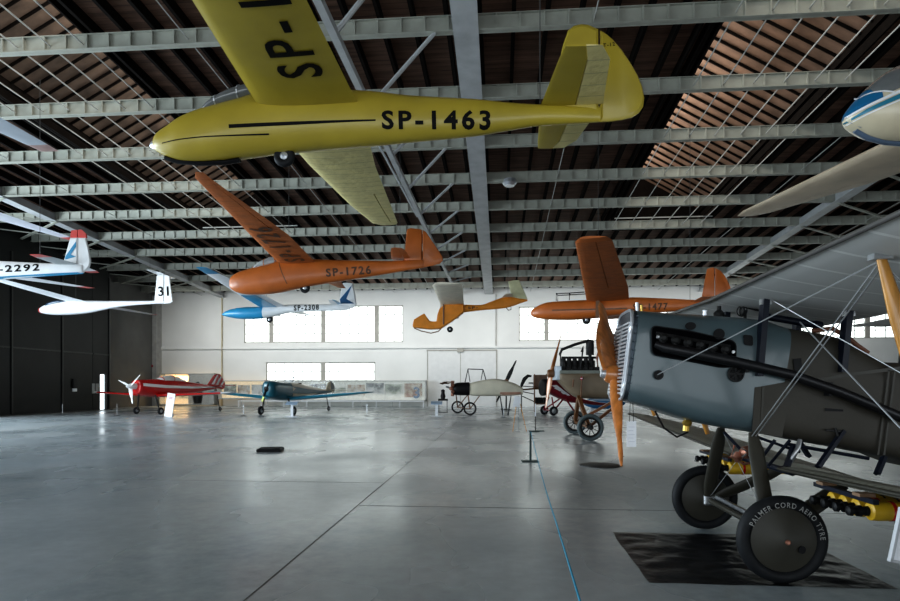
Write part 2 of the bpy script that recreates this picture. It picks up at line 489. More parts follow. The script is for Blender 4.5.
# floor ------------------------------------------------------------
def floor_material():
    m = bpy.data.materials.new('polished_concrete'); m.use_nodes = True
    nt = m.node_tree; N = nt.nodes; L = nt.links; b = N['Principled BSDF']
    tc = N.new('ShaderNodeTexCoord')
    def noise(scale, detail, rough=0.5, st=(1, 1, 1)):
        mp = N.new('ShaderNodeMapping'); mp.inputs['Scale'].default_value = st; L.new(tc.outputs['Object'], mp.inputs['Vector'])
        n = N.new('ShaderNodeTexNoise'); n.inputs['Scale'].default_value = scale; n.inputs['Detail'].default_value = detail; n.inputs['Roughness'].default_value = rough
        L.new(mp.outputs['Vector'], n.inputs['Vector']); return n
    def ramp(src, p0, c0, p1, c1):
        r = N.new('ShaderNodeValToRGB'); e = r.color_ramp.elements
        e[0].position, e[1].position = p0, p1; e[0].color = (*c0, 1); e[1].color = (*c1, 1)
        L.new(src, r.inputs['Fac']); return r
    a = ramp(noise(0.35, 7, 0.6).outputs['Fac'], 0.36, (0.315, 0.365, 0.390), 0.66, (0.49, 0.53, 0.545))
    c = ramp(noise(6, 6, 0.65).outputs['Fac'], 0.3, (0.86, 0.86, 0.86), 0.7, (1.08, 1.08, 1.08))
    mx = N.new('ShaderNodeMix'); mx.data_type = 'RGBA'; mx.blend_type = 'MULTIPLY'; mx.inputs[0].default_value = 1
    L.new(a.outputs['Color'], mx.inputs[6]); L.new(c.outputs['Color'], mx.inputs[7]); L.new(mx.outputs[2], b.inputs['Base Color'])
    r = ramp(noise(0.45, 3, 0.45, (1, 0.6, 1)).outputs['Fac'], 0.32, (0.19,)*3, 0.68, (0.36,)*3); L.new(r.outputs['Color'], b.inputs['Roughness'])
    b.inputs['Specular IOR Level'].default_value = 0.75
    bp = N.new('ShaderNodeBump'); bp.inputs['Strength'].default_value = 0.025; bp.inputs['Distance'].default_value = 0.02
    n3 = noise(2.5, 4); L.new(n3.outputs['Fac'], bp.inputs['Height']); L.new(bp.outputs['Normal'], b.inputs['Normal'])
    return m
MB().span((XL, -12, -0.2), (XR, YB + 0.3, 0)).build('floor', floor_material())['kind'] = 'structure'
mj = mat('floor_joint_filler', (0.10, 0.11, 0.11), 0.7)
struct(MB().span((-1.931, -6, 0.0), (-1.918, YB, 0.002)).build('trim_1', mj))
struct(MB().span((-1.9, 8.0, 0.0), (XR, 8.015, 0.002)).build('trim_2', mj))
struct(MB().span((XL, 9.9, 0.0), (-1.95, 9.907, 0.002)).build('trim_3', mj))

# back wall with window openings ------------------------------------
zw = lambda py, px=450: W(px, py, YB / ray(px, HZ).y).z
WIN = []
for a, b, t, bo, ms in ((244, 403, 306, 342.5, (271, 323, 376.6)), (519, 668, 306, 340.5, (546.5, 602, 640)), (684, 960, 306, 338.5, (725, 770, 818, 868, 915)), (266, 375, 362.3, 381, (323,))):
    WIN.append((on_y(a, YB), on_y(b, YB), zw(bo, (a+b)/2), zw(t, (a+b)/2), [on_y(q, YB) for q in ms]))
wall_m = mat('white_painted_wall', (0.66, 0.665, 0.65), 0.75, noise=0.05, scale=0.5)
def wall_cells(y0, y1, x0, x1, z0, z1, holes):
    m = MB(); xs = sorted({x0, x1, *[h[0] for h in holes], *[h[1] for h in holes]}); zs = sorted({z0, z1, *[h[2] for h in holes], *[h[3] for h in holes]})
    for a, b in zip(xs, xs[1:]):
        for c, d in zip(zs, zs[1:]):
            if not any(h[0] <= (a+b)/2 <= h[1] and h[2] <= (c+d)/2 <= h[3] for h in holes): m.span((a, y0, c), (b, y1, d))
    return m
struct(wall_cells(YB, YB + 0.3, XL - 0.3, XR, 0, 12.0, WIN).build('wall_back', wall_m))
pane_m = mat('bright_window_glass', (0.9, 0.95, 0.93), 0.3, noise=0.02, emit=(0.93, 1.0, 0.97), estr=1.55)
frame_m = mat('grey_window_frame', (0.33, 0.32, 0.29), 0.6)
for i, (x0, x1, z0, z1, ms) in enumerate(WIN):
    m = MB(); y = YB + 0.12
    m.span((x0, y-0.05, z0), (x1, y+0.05, z0+0.08)); m.span((x0, y-0.05, z1-0.08), (x1, y+0.05, z1)); m.span((x0, y-0.05, z0), (x0+0.08, y+0.05, z1)); m.span((x1-0.08, y-0.05, z0), (x1, y+0.05, z1))
    for q in ms: m.span((q-0.17, y-0.10, z0), (q+0.17, y+0.05, z1))
    fr = struct(m.build('window_%d' % (i+1), frame_m))
    g = MB(); nx = int((x1-x0)/0.72); nz = int((z1-z0)/0.6)
    for k in range(1, nx): g.span((x0+(x1-x0)*k/nx-0.02, y-0.02, z0), (x0+(x1-x0)*k/nx+0.02, y+0.02, z1))
    for k in range(1, nz): g.span((x0, y-0.02, z0+(z1-z0)*k/nz-0.022), (x1, y+0.02, z0+(z1-z0)*k/nz+0.022))
    g.build('muntin', mat('pale_muntin', (0.16, 0.19, 0.18), 0.7), fr)
    MB().span((x0, y+0.06, z0), (x1, y+0.08, z1)).build('pane', pane_m, fr)
# ledge, pipes, wall door
led = zw(347.5, 300)
struct(MB().span((on_y(150, YB), YB-0.12, led-0.12), (on_y(640, YB), YB, led+0.06)).build('trim_4', wall_m))
pipe_m = mat('yellowed_pipe', (0.42, 0.36, 0.22), 0.6)
for i, px in enumerate((222.5, 496)):
    struct(MB().tube((on_y(px, YB), YB-0.1, 0.0 if i == 0 else led), (on_y(px, YB), YB-0.1, 8.9), 0.05 if i == 0 else 0.03).build('trim_%d' % (5+i), pipe_m if i == 0 else frame_m))
x0, x1, xm = on_y(428, YB), on_y(496, YB), on_y(460.5, YB); zt = zw(351, 460)
dm = mat('white_steel_door', (0.63, 0.635, 0.63), 0.6, noise=0.04)
dr = struct(MB().span((x0, YB-0.06, 0), (xm-0.02, YB, zt)).span((xm+0.02, YB-0.06, 0), (x1, YB, zt)).build('door_1', dm))
MB().span((x0-0.1, YB-0.1, zt), (x1+0.1, YB, zt+0.1)).span((xm-0.02, YB-0.09, 0), (xm+0.02, YB-0.06, zt)).span((x0-0.06, YB-0.09, 0), (x0, YB, zt)).span((x1, YB-0.09, 0), (x1+0.06, YB, zt)).build('door_frame', frame_m, dr)
MB().box((xm, YB-0.12, zt+0.05), (0.5, 0.12, 0.3)).build('latch', frame_m, dr)
# corner column
cx = on_y(153.5, YB-0.6)
struct(MB().span((cx-0.35, YB-0.8, 0), (cx+0.35, YB, 9.0)).build('column', mat('grey_white_column', (0.36, 0.36, 0.35), 0.7)))

# left wall: grey recess and dark sliding hangar doors ----------------
grey_m = mat('grey_wall_panel', (0.13, 0.13, 0.125), 0.7, noise=0.12, scale=0.8)
struct(MB().span((XL-0.3, 38.6, 0), (XL, YB+0.3, 12)).build('wall_left', grey_m))
dark_m = mat('dark_hangar_door_steel', (0.006, 0.007, 0.007), 0.5, spec=.25, noise=0.25, scale=0.9)
DX = -26.6
ys = [27.0, 30.6, 34.4, 37.25, 38.95]
slot = (37.98, 38.62)
for i, (a, b) in enumerate(zip(ys, ys[1:])):
    m = MB()
    if i < 3: m.span((DX-0.25, a+0.03, 0.05), (DX, b-0.03, 9.0))
    else:
        m.span((DX-0.25, slot[1], 0.05), (DX, b, 9.0)); m.span((DX-0.25, a, 2.45), (DX, slot[1], 9.0)); m.span((DX-0.25, a, 0.05), (DX, slot[0], 2.45))
    d = struct(m.build('door_%d' % (2+i), dark_m))
    r = MB().span((DX, a+0.05, 3.7), (DX+0.04, b-0.05, 3.78))
    r.span((DX, a+0.05, 0.05), (DX+0.05, a+0.15, 9)) if i < 3 else r.span((DX, b-0.1, 0.05), (DX+0.04, b, 9))
    r.build('door_rib', mat('dark_door_rib', (0.008, 0.008, 0.008), 0.5), d)
ajar = struct(MB().span((DX-0.2, slot[0], 0.05), (DX-0.16, slot[1], 2.4)).build('door_6', mat('daylit_doorway', (0.9, 0.9, 0.9), 0.5, emit=(0.85, 0.95, 1.0), estr=2.2)))
struct(MB().span((DX-0.25, 27, 9.0), (DX, 38.95, 12)).span((XL, 38.75, 0), (DX, 38.95, 12)).build('wall_left_upper', dark_m))
struct(MB().span((DX, 27, 0), (DX+0.25, 38.95, 0.05)).build('baseboard_left', mat('door_rail_steel', (0.03, 0.03, 0.03), 0.5)))
# right wall and far side behind the camera, out of frame, close the hall
struct(MB().span((XR, -12, 0), (XR+0.3, YB+0.3, 12)).build('wall_right', grey_m))
struct(MB().span((XL, -12.3, 6.5), (XR, -12, 13)).build('wall_front', grey_m))

# ceiling ------------------------------------------------------------
deck_m = striped(mat('dark_brown_roof_boards', (0.155, 0.085, 0.058), 0.8, noise=0.45, scale=2.0, stretch=(0.35, 3, 1)), 1, 0.22, 0.02, 0.5)
joist_m = mat('black_brown_joist', (0.007, 0.005, 0.004), 0.9, noise=0.3, spec=.1)
JT = 0.42                     # beam height
LAN = ((5.9, 10.3), (-16.2, -11.4)); LY = (9.0, 32.3)
Y0, Y1 = 2.0, YB + 0.3
dz = JT + 0.30
def deck_piece(m, x0, x1, y0, y1):
    a = [(x0, y0, beam_z(y0)+dz), (x1, y0, beam_z(y0)+dz), (x1, y1, beam_z(y1)+dz), (x0, y1, beam_z(y1)+dz)]
    m.prism(a, (0, 0, 0.1))
m = MB()
for a, b in ((XL, LAN[1][0]), (LAN[1][1], LAN[0][0]), (LAN[0][1], XR)): deck_piece(m, a, b, -12, Y1)
for l in LAN:
    deck_piece(m, l[0], l[1], -12, LY[0]); deck_piece(m, l[0], l[1], LY[1], Y1)
struct(m.build('ceiling', deck_m))
jm = None
x = XL + 0.5
def joist(x, y0, y1, w=0.10):
    global jm
    m = MB(); m.prism([(x-w/2, y0, beam_z(y0)+JT), (x+w/2, y0, beam_z(y0)+JT), (x+w/2, y1, beam_z(y1)+JT), (x-w/2, y1, beam_z(y1)+JT)], (0, 0, 0.30))
    return struct(m.build('ceiling_joist', joist_m))
while x < XR:
    inl = [l for l in LAN if l[0] < x < l[1]]
    if inl: joist(x, LY[1], Y1); joist(x, 2, LY[0])
    else: joist(x, 2, Y1)
    x += 0.88
for l in LAN:
    for e in (l[0]-0.05, l[0]-0.3, l[0]-0.55, l[1]+0.05): joist(e, LY[0], LY[1], 0.06)
# lanterns: sloping boarded roofs with daylight from the side
lan_m = mat('lantern_boards', (0.24, 0.15, 0.105), 0.7, noise=0.35, scale=1.3, stretch=(1, 1.6, 1))
lan_m2 = mat('lantern_boards_grey', (0.13, 0.088, 0.065), 0.7, noise=0.5, scale=1.1, stretch=(1, 1.6, 1))
for i, l in enumerate(LAN):
    hi, lo = 2.9, 0.35
    xh, xl = (l[0], l[1]) if i == 0 else (l[1], l[0])
    m = MB()
    def zz(x, y): return beam_z(y) + dz + lo + (hi-lo)*(x-xl)/(xh-xl)
    pts = [(xh, LY[0], zz(xh, LY[0])), (xl, LY[0], zz(xl, LY[0])), (xl, LY[1], zz(xl, LY[1])), (xh, LY[1], zz(xh, LY[1]))]
    m.prism(pts, (0, 0, 0.06))
    lo_ = struct(m.build('ceiling_lantern', lan_m if i == 0 else lan_m2))
    b = MB(); y = LY[0] + 0.3
    while y < LY[1]:
        b.bar((xh, y, zz(xh, y)-0.06), (xl, y, zz(xl, y)-0.06), 0.05, 0.08); y += 0.55
    b.build('batten', joist_m, lo_)
    s = MB()
    for xx, h in ((xh, hi), (xl, lo)):
        s.prism([(xx, LY[0], beam_z(LY[0])+dz), (xx, LY[1], beam_z(LY[1])+dz), (xx, LY[1], beam_z(LY[1])+dz+h), (xx, LY[0], beam_z(LY[0])+dz+h)], (0.05 if xx == max(l) else -0.05, 0, 0))
    s.span((l[0], LY[1], beam_z(LY[1])), (l[1], LY[1]+0.05, beam_z(LY[1])+4)); s.span((l[0], LY[0]-0.05, beam_z(LY[0])+dz), (l[1], LY[0], beam_z(LY[0])+4))
    s.build('lantern_side', joist_m, lo_)
# cross beams: plated girders with stiffeners, every 3.3 m
beam_m = mat('grey_white_beam_paint', (0.34, 0.345, 0.30), 0.6, noise=0.10, scale=2.5)
BY = [15.6 + 3.3*k for k in range(-3, 10)]
bd = None
for k, Y in enumerate(BY):
    if bd is None:
        m = MB(); xa, xb = XL, XR
        m.span((xa, -0.012, 0), (xb, 0.012, JT)); m.span((xa, -0.11, 0), (xb, 0.11, 0.02)); m.span((xa, -0.09, JT-0.02), (xb, 0.09, JT))
        x = xa + 0.3
        while x < xb: m.span((x-0.02, -0.085, 0.02), (x+0.02, 0.085, JT-0.02)); x += 0.62
        o = m.build('ceiling_beam', beam_m); bd = o.data
    else: o = link('ceiling_beam', bd)
    o.location = (0, Y, beam_z(Y)); struct(o)
# main lengthways girder
gm = mat('grey_girder_paint', (0.43, 0.44, 0.45), 0.5, noise=0.12, scale=2)
def girder(xc, w, hgt, y0, y1, dzz, name='ceiling_girder', mm=gm):
    m = MB()
    for a, b, c, d in ((xc-w/2, xc+w/2, 0, 0.03), (xc-w/2+0.12, xc-w/2+0.15, 0.03, hgt), (xc+w/2-0.15, xc+w/2-0.12, 0.03, hgt)):
        m.prism([(a, y0, beam_z(y0)+dzz+c), (b, y0, beam_z(y0)+dzz+c), (b, y1, beam_z(y1)+dzz+c), (a, y1, beam_z(y1)+dzz+c)], (0, 0, d-c))
    return struct(m.build(name, mm))
girder(-0.88, 0.66, 0.40, 4, YB, -0.03)
girder(-22.7, 0.5, 0.4, 22, YB, -0.05)
girder(15.4, 0.5, 0.4, 22, YB, -0.05)
# sloping brace members either side (horizontal bracing below the beams)
for k in range(5, 13):
    Ya = BY[k]
    for xa, xb in ((-22.5, -27.8), (15.4, 20.4)):
        if k < 12:
            struct(MB().bar((xa, Ya, beam_z(Ya)-0.06), (xb, Ya+3.3, beam_z(Ya+3.3)-0.06), 0.14, 0.06).build('ceiling_brace', beam_m))
            if xa < 0: struct(MB().bar((xb, Ya, beam_z(Ya)-0.06), (xa, Ya+3.3, beam_z(Ya+3.3)-0.06), 0.10, 0.05).build('ceiling_brace', beam_m))
# hanging rail with raking hangers
zr = CZ + 7.3
rail = struct(MB().bar((-3.42, 7, zr), (-3.42, YB, zr), 0.16, 0.16).bar((-3.95, 7, zr+0.25), (-3.6, 26, zr+0.1), 0.06, 0.06).build('ceiling_rail', gm))
for k in range(0, 12):
    Y = BY[k]
    MB().tube((-3.42, Y-0.1, zr), (-2.0 if k > 4 else -1.7, Y, beam_z(Y)+0.02), 0.055, seg=6).build('hanger', gm, rail)
# thin lengthways bars at beam level
bar_m = mat('pale_round_bar', (0.42, 0.42, 0.40), 0.5)
def lbar(x, y0, y1, r=0.021, o=0.16):
    struct(MB().tube((x, y0, beam_z(y0)+o), (x, y1, beam_z(y1)+o), r, seg=6).build('ceiling_bar', bar_m))
for l in LAN:
    for k in range(6): lbar(l[0] + (l[1]-l[0])*k/5, 5, LY[1])
for xx in (-24.5, -19.4, -8.4, -5.4, 2.4, 12.2, 18.5): lbar(xx, 5, YB, 0.017)
Yl = LY[1]
for l in LAN: struct(MB().bar((l[0], Yl-0.7, beam_z(Yl)+0.45), (l[1]+0.5, Yl-0.7, beam_z(Yl)+0.45), 0.05, 0.05).build('ceiling_bar', bar_m))

# roof lamp on the beam right of the girder
P = W(506, 183, 25.3)
lp = thing('ceiling_lamp', 'small white lamp fixed under the roof beams beside the wide grey girder', 'lamp', P)
MB().span((-0.55, -0.1, 0.02), (-0.05, 0.1, 0.14)).build('bracket', beam_m, lp)
MB().lathe([(-0.1, 0.22), (0.0, 0.30), (0.16, 0.26), (0.22, 0.12)], (0.15, 0, -0.02), (0, 0, 1), 18).build('lamp_housing', M['alu'], lp, smooth=40)
MB().lathe([(-0.02, 0.20), (0.0, 0.20)], (0.15, 0, -0.12), (0, 0, 1), 18).build('lamp_glass', M['white'], lp)

# small fittings on the left wall
for k, px in enumerate((93.2, 96.9)):
    d = 26.6 / -ray(px, HZ).x
    P = W(px, 388.5, d)
    sg = tag(MB().span((0.0, -0.13, -0.33), (0.03, 0.13, 0.33)).build('wall_sign', mat('grey_sign_plate', (0.30, 0.31, 0.31), 0.5)),
        'pale grey notice plate on the dark hangar door, %s' % ('next to the bright doorway' if k else 'the further one from the bright doorway'), 'sign', 'notice plates on the hangar door')
    sg.location = (DX, P.y, P.z)
d = 26.6 / -ray(74, HZ).x; P = W(74, 386, d)
fx = thing('wall_box', 'small black and white box fixed on the dark hangar door', 'box', (DX, P.y, P.z))
MB().span((0, -0.2, -0.15), (0.12, 0.2, 0.45)).build('housing', M['black'], fx, bevel=0.02)
MB().span((0.0, -0.16, -0.35), (0.08, 0.16, -0.12)).build('cover', M['paper'], fx)
P = W(154, 366, 49.0)
al = tag(MB().lathe([(0, 0.12), (-0.06, 0.12), (-0.1, 0.06)], (0, 0, 0), (0, 1, 0), 14).build('alarm_bell', M['dark_red']), 'small dark red alarm bell on the corner column', 'alarm')
al.location = (cx, YB-0.82, P.z)

# display cases along the back wall ----------------------------------
def pict(seed, c0, c1, c2):
    m = bpy.data.materials.new('exhibit_print'); m.use_nodes = True; nt = m.node_tree; N = nt.nodes; L = nt.links; b = N['Principled BSDF']
    tc = N.new('ShaderNodeTexCoord'); mp = N.new('ShaderNodeMapping'); mp.inputs['Location'].default_value = (seed*3.1, 0, seed*1.7); L.new(tc.outputs['Object'], mp.inputs['Vector'])
    n = N.new('ShaderNodeTexNoise'); n.inputs['Scale'].default_value = 1.6; n.inputs['Detail'].default_value = 6; L.new(mp.outputs['Vector'], n.inputs['Vector'])
    r = N.new('ShaderNodeValToRGB'); e = r.color_ramp.elements; e[0].position = 0.38; e[0].color = (*c0, 1); e[1].position = 0.60; e[1].color = (*c2, 1)
    q = r.color_ramp.elements.new(0.47); q.color = (*c1, 1)
    L.new(n.outputs['Fac'], r.inputs['Fac']); L.new(r.outputs['Color'], b.inputs['Base Color']); b.inputs['Roughness'].default_value = 0.5
    return m
case_fr = mat('grey_case_frame', (0.42, 0.43, 0.42), 0.5)
def case(px0, px1, ytop, ybot, label, warm, legs=True, pics=4, depth=0.8):
    x0, x1 = on_y(px0, YB-1.2), on_y(px1, YB-1.2); d = (YB-1.2)/ray((px0+px1)/2, HZ).y
    zt_, zb_ = W(450, ytop, d).z, max(0.02, W(450, ybot, d).z)
    t = thing('display_case', label, 'display case', ((x0+x1)/2, YB-1.0, 0), 0, 'exhibition cases along the back wall')
    w = x1-x0; hx = w/2
    m = MB()
    for a in (-hx, hx-0.06): m.span((a, -depth/2, zb_), (a+0.06, depth/2, zt_))
    m.span((-hx, -depth/2, zt_-0.06), (hx, depth/2, zt_)); m.span((-hx, -depth/2, zb_), (hx, depth/2, zb_+0.08))
    for k in range(1, int(w/2.6)): m.span((-hx+w*k/int(w/2.6)-0.015, -depth/2, zb_), (-hx+w*k/int(w/2.6)+0.015, -depth/2+0.03, zt_))
    m.build('case_frame', case_fr, t)
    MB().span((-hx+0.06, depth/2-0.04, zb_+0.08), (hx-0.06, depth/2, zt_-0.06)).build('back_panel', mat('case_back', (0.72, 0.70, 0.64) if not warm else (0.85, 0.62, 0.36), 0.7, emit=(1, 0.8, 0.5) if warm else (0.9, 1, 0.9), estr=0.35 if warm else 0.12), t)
    for k in range(pics):
        xa = -hx+0.25+(w-0.5)*k/pics; xb = xa+(w-0.5)/pics-0.12; h = (zt_-zb_)
        za = zb_+0.1+h*random.uniform(0.1, 0.3); zc = zt_-0.1-h*random.uniform(0.05, 0.3)
        cs = [((0.10, 0.12, 0.08), (0.35, 0.40, 0.28), (0.75, 0.74, 0.66)), ((0.3, 0.12, 0.06), (0.6, 0.45, 0.3), (0.8, 0.77, 0.7)), ((0.09, 0.10, 0.11), (0.45, 0.46, 0.44), (0.78, 0.78, 0.76))][k % 3]
        MB().span((xa, depth/2-0.09, za), (xb, depth/2-0.05, zc)).build('picture_panel', pict(k+px0, *cs), t)
    if legs:
        n = max(2, int(w/2.2))
        for k in range(n+1):
            xx = -hx+0.1+(w-0.2)*k/n
            MB().span((xx-0.03, -depth/2+0.05, 0), (xx+0.03, -depth/2+0.11, zb_)).build('leg', case_fr, t)
    gl = MB().span((-hx+0.06, -depth/2+0.01, zb_+0.08), (hx-0.06, -depth/2+0.016, zt_-0.06)).build('glass_front', mat('case_glass', (0.9, 0.93, 0.92), 0.05, noise=0.0, alpha=0.12), t)
    return t, hx, zb_, zt_
c1 = case(160.5, 215, 373.5, 405, 'tall warmly lit display case behind the red low-wing aeroplane', True, legs=False, pics=2)
t, hx, zb_, zt_ = c1
MB().span((0.15, -0.38, zb_+0.1), (hx-0.08, 0.36, zt_-0.06)).build('grey_partition', mat('case_partition', (0.40, 0.39, 0.36), 0.7), t)
# dark upright figure-like flight suit silhouette = tall oval exhibit
MB().lathe([(0, 0.30), (0.5, 0.40), (1.2, 0.36), (1.6, 0.20), (1.75, 0.02)], (0.95, -0.36, zb_+0.15), (0, 0, 1), 14).build('exhibit', M['engine'], t, smooth=50)
case(218, 266, 380.5, 399, 'long glass display case with reddish exhibits between the red and the teal aeroplanes', True, pics=3)
t3, hx3, zb3, zt3 = case(267, 426, 380.5, 401, 'longest glass display case along the back wall behind the teal aeroplane', False, pics=8)
lettering(t3, '3', .85, lambda u, v: (hx3-1.05+u, 0.28, zb3+0.25+v), M['blue_dk'], bold=0.03)

# low white railing in front of the cases
Yr = YB-2.4
rl = thing('low_railing', 'long low white bench railing on the floor in front of the display cases', 'railing', (0, Yr, 0))
xa, xb = on_y(238, Yr), on_y(424, Yr)
MB().span((xa, -0.05, 0.42), (xb, 0.05, 0.5)).build('top_rail', M['white_soft'], rl)
for k in range(9):
    xx = xa+0.05+(xb-xa-0.1)*k/8
    MB().span((xx-0.03, -0.03, 0), (xx+0.03, 0.03, 0.42)).build('post', M['white_soft'], rl)
# ================================================================ hanging gliders
R4 = PSI
def halfwings(root, near, mw, ma=None, ail=None, hinge=0.74, tip=None, tipw=0.35, far=True):
    """near = sections with y <= 0; the far half mirrors it"""
    wn = Wing(near)
    a = ail or []
    wing_parts(root, wn, mw, ma, [(-y1, -y0) for y0, y1 in a], hinge, tip=tip, tipw=tipw)
    if far:
        wing_parts(root, Wing(mirror_secs(near)), mw, ma, a, hinge, tip=tip, tipw=tipw)
    return wn

# ---- yellow glider SP-1463 -----------------------------------------
O = W(305, 104, 8.6); F = Frame(O, math.radians(2.4))
g = thing('glider', 'yellow high-wing glider lettered SP-1463 hanging nearest under the roof', 'glider', O, F.rz)
fz = fus_px(F, [(153, 142, 149, .03), (158.7, 133.8, 152.5, .12), (171, 126, 158.7, .19), (186.7, 116.7, 162.2, .26), (211.6, 108, 162, .30), (240, 100, 158.5, .31),
    (270, 92, 154.5, .31), (300, 90, 151.5, .30), (327, 90.5, 149, .29), (358, 92, 146.5, .27), (380, 93.5, 144.7, .25), (411, 97, 141.6, .22), (473, 100, 136, .17), (504.5, 103, 131, .14), (535.6, 105, 126, .11), (567, 106, 123.8, .085), (600, 107, 122, .05)], 2.2)
fz.mesh(32).build('fuselage', M['yellow'], g, smooth=50)
MB().lathe([(-0.03, 0.02), (0, 0.05), (0.05, 0.075)], (F.tr(153.5, 145)[0]-0.02, 0, F.tr(153, 145.5)[1]), (1, 0, 0.05), 16).build('nose_cap', M['alu'], g, smooth=50)
# canopy
cn = fus_px(F, [(203, 113, 117, .10), (212, 105, 116, .21), (226, 96, 112, .25), (243, 88.5, 108, .25), (252, 87.5, 104, .24), (262, 88.5, 100, .2)], 2.0, 3)
co = cn.mesh(20).build('canopy', M['canopy_grey'], g, smooth=60)
fm = MB()
for r in (cn.rows[0], cn.rows[5], cn.rows[9], cn.rows[-1]):
    pts = [p for p in cn.ring(r, 20)]; fm.path(pts + [pts[0]], 0.012, 5)
fm.build('canopy_frame', M['alu'], co)
xr, zr_ = F.tr(256, 104, -0.26); xt_, _ = F.tr(357, 104, -0.26)
ch = xt_-xr
near = [(-0.24, xr, zr_+0.02, ch, .13, 0.02), (-2.4, xr+0.10, zr_+0.10, ch-0.22, .13, .02), (-5.2, xr+0.32, zr_+0.24, ch*0.66, .12, .01), (-7.2, xr+0.55, zr_+0.36, ch*0.47, .11, 0), (-7.45, xr+0.72, zr_+0.38, ch*0.30, .09, 0)]
wn = Wing(near)
wing_parts(g, wn, M['yellow'], M['yellow'], [(-7.1, -4.2)])
wing_parts(g, Wing([(y, x-.2*y/7.4, z, c, t, d) for y, x, z, c, t, d in mirror_secs(near)]), M['yellow_fabric'], M['yellow_fabric'], [(4.2, 7.1)])
wing_letters(g, wn, 'SP-1463', -0.98, 0, xr+ch*0.80, 0.54, M['letter'], 2.9, bold=0.015)
side_letters(g, fz, F, 'SP-1463', (381, 125.5), (491, 122.5), 0.235, M['letter'], bold=0.03)
side_strip(g, fz, F, [(229, 126.5), (290, 123), (375, 118.3)], [.05, .045, .02], M['letter'])
side_strip(g, fz, F, [(157, 139.5), (200, 136.5), (268, 133)], [.012, .014, .02], M['letter'], name='thin_stripe')
# skid and wheel
mk = MB(); mk.path([(*(lambda q: (q[0], 0, q[1]))(F.tr(px, py)),) for px, py in ((166, 158), (178, 161.5), (200, 163.3), (225, 162.5), (240, 160))], 0.035, 8, sq=1.6); mk.build('skid', M['black'], g, smooth=60)
x, z = F.tr(284.5, 156.5); wheel(g, (x, 0, z), 0.155, 0.11, M['rubber'])
# tail
def near_plate(F, root_px, tip_px, d_tip, y0, th, m, name, g):
    """flat surface from root picture points (on the fuselage) to tip points at depth d_tip"""
    a = []
    for p in root_px: x, z = F.tr(*p, y0); a.append(Vector((x, y0, z)))
    b = [F.loc(*p, d_tip) for p in tip_px]
    mb = MB(); up = Vector((0, 0, th))
    lo = [mb.bm.verts.new(v) for v in a + b]; hi = [mb.bm.verts.new(v + up) for v in a + b]
    n = len(lo); mb.face(list(reversed(lo))); mb.face(hi)
    for k in range(n): mb.face([lo[k], lo[(k+1) % n], hi[(k+1) % n], hi[k]])
    return mb.build(name, m, g)
def tailplane(F, g, root, tip_c, span, zt, x0, x1, hinge, m, me, sweep=0.25, th=.05):
    secs = [(0.03, x0, zt, x1-x0, .07, 0), (span*0.8, x0+sweep*.7, zt, (x1-x0)*0.72, .07, 0), (span, x0+sweep, zt, (x1-x0)*0.5, .06, 0)]
    for s in (secs, mirror_secs(secs)):
        w = Wing(s); o = w.mesh(c0=0, c1=hinge).build('tailplane', m, g, smooth=40)
        w.mesh(c0=hinge+0.015, c1=1).build('elevator', me, o, smooth=40)
xa, za = F.tr(541, 106, -0.05); xb, _ = F.tr(603, 106, -0.05)
tailplane(F, g, None, None, 1.5, za+0.02, xa, xb, 0.55, M['yellow'], M['yellow_fabric'], 0.12)
P = [F.tr(*p) for p in ((548, 105), (556, 75), (563, 45), (568, 31), (574, 26.5), (581, 25), (588, 25.5))] + [F.tr(598, 30)] + [F.tr(598, 122), F.tr(560, 124)]
plate(P, 0, 0.10).build('fin', M['yellow'], g, smooth=30)
P = [F.tr(*p) for p in ((600, 31), (606, 34.5), (613, 40.5), (622, 51), (630, 63), (637, 75), (642, 87), (644, 98), (643, 107), (639, 113), (632, 117.5), (622, 120), (610, 121.5), (600, 122))]
ru = plate(P, 0, 0.08).build('rudder', M['yellow'], g, smooth=30)
def plain_text(parent, F, txt, p0, p1, h, y, m, bold=0.02, name='lettering'):
    a = Vector(F.tr(*p0, y)); b = Vector(F.tr(*p1, y)); L = (b-a).length; d = (b-a)/L; n = Vector((-d.y, d.x))
    def pl(u, v): q = a + d*u + n*v; return (q.x, y, q.y)
    return lettering(parent, txt, h, pl, m, bold, width=L, name=name)
plain_text(ru, F, 'T-12', (603.5, 47), (615, 45.5), 0.05, -0.046, M['letter'])

sk = MB()
def stroke(pts, r=0.006): sk.path([Vector((F.tr(*p, -0.046)[0], -0.047, F.tr(*p, -0.046)[1])) for p in pts], r, 4)



cables(g, [(xr+0.4, 0, zr_+0.2), (F.tr(540, 105)[0], 0, F.tr(540, 105)[1])], F)

# ---- orange glider SP-1726 -----------------------------------------
O = W(296, 262, 19.8); F = Frame(O, math.radians(2.6))
g = thing('glider', 'orange glider lettered SP-1726 with clear canopy hanging below the yellow one', 'glider', O, F.rz)
fz = fus_px(F, [(229.8, 281, 286, .05), (232, 277, 289.5, .17), (239, 272.6, 293, .28), (252, 268.5, 294.6, .34), (273, 263, 293.5, .36), (287, 258.8, 291, .34), (317, 259.5, 285, .28), (351, 260.5, 279.8, .21), (388.5, 261, 273.6, .14), (405, 260.4, 270.7, .11), (420, 259.6, 268.3, .07), (424, 259.6, 267.5, .04)], 2.6)
fz.mesh(28).build('fuselage', M['orange'], g, smooth=50)
cn = fus_px(F, [(252, 270, 272.5, .08), (256, 265, 272, .22), (263, 260.3, 270, .26), (272, 257.2, 268, .27), (277, 257, 266, .26)], 2.0, 3)
co = cn.mesh(20).build('canopy', M['glass'], g, smooth=60)
fm = MB()
for r in (cn.rows[2], cn.rows[7], cn.rows[-1]):
    pts = cn.ring(r, 20); fm.path(pts + [pts[0]], 0.015, 5)
fm.build('canopy_frame', M['orange'], co)
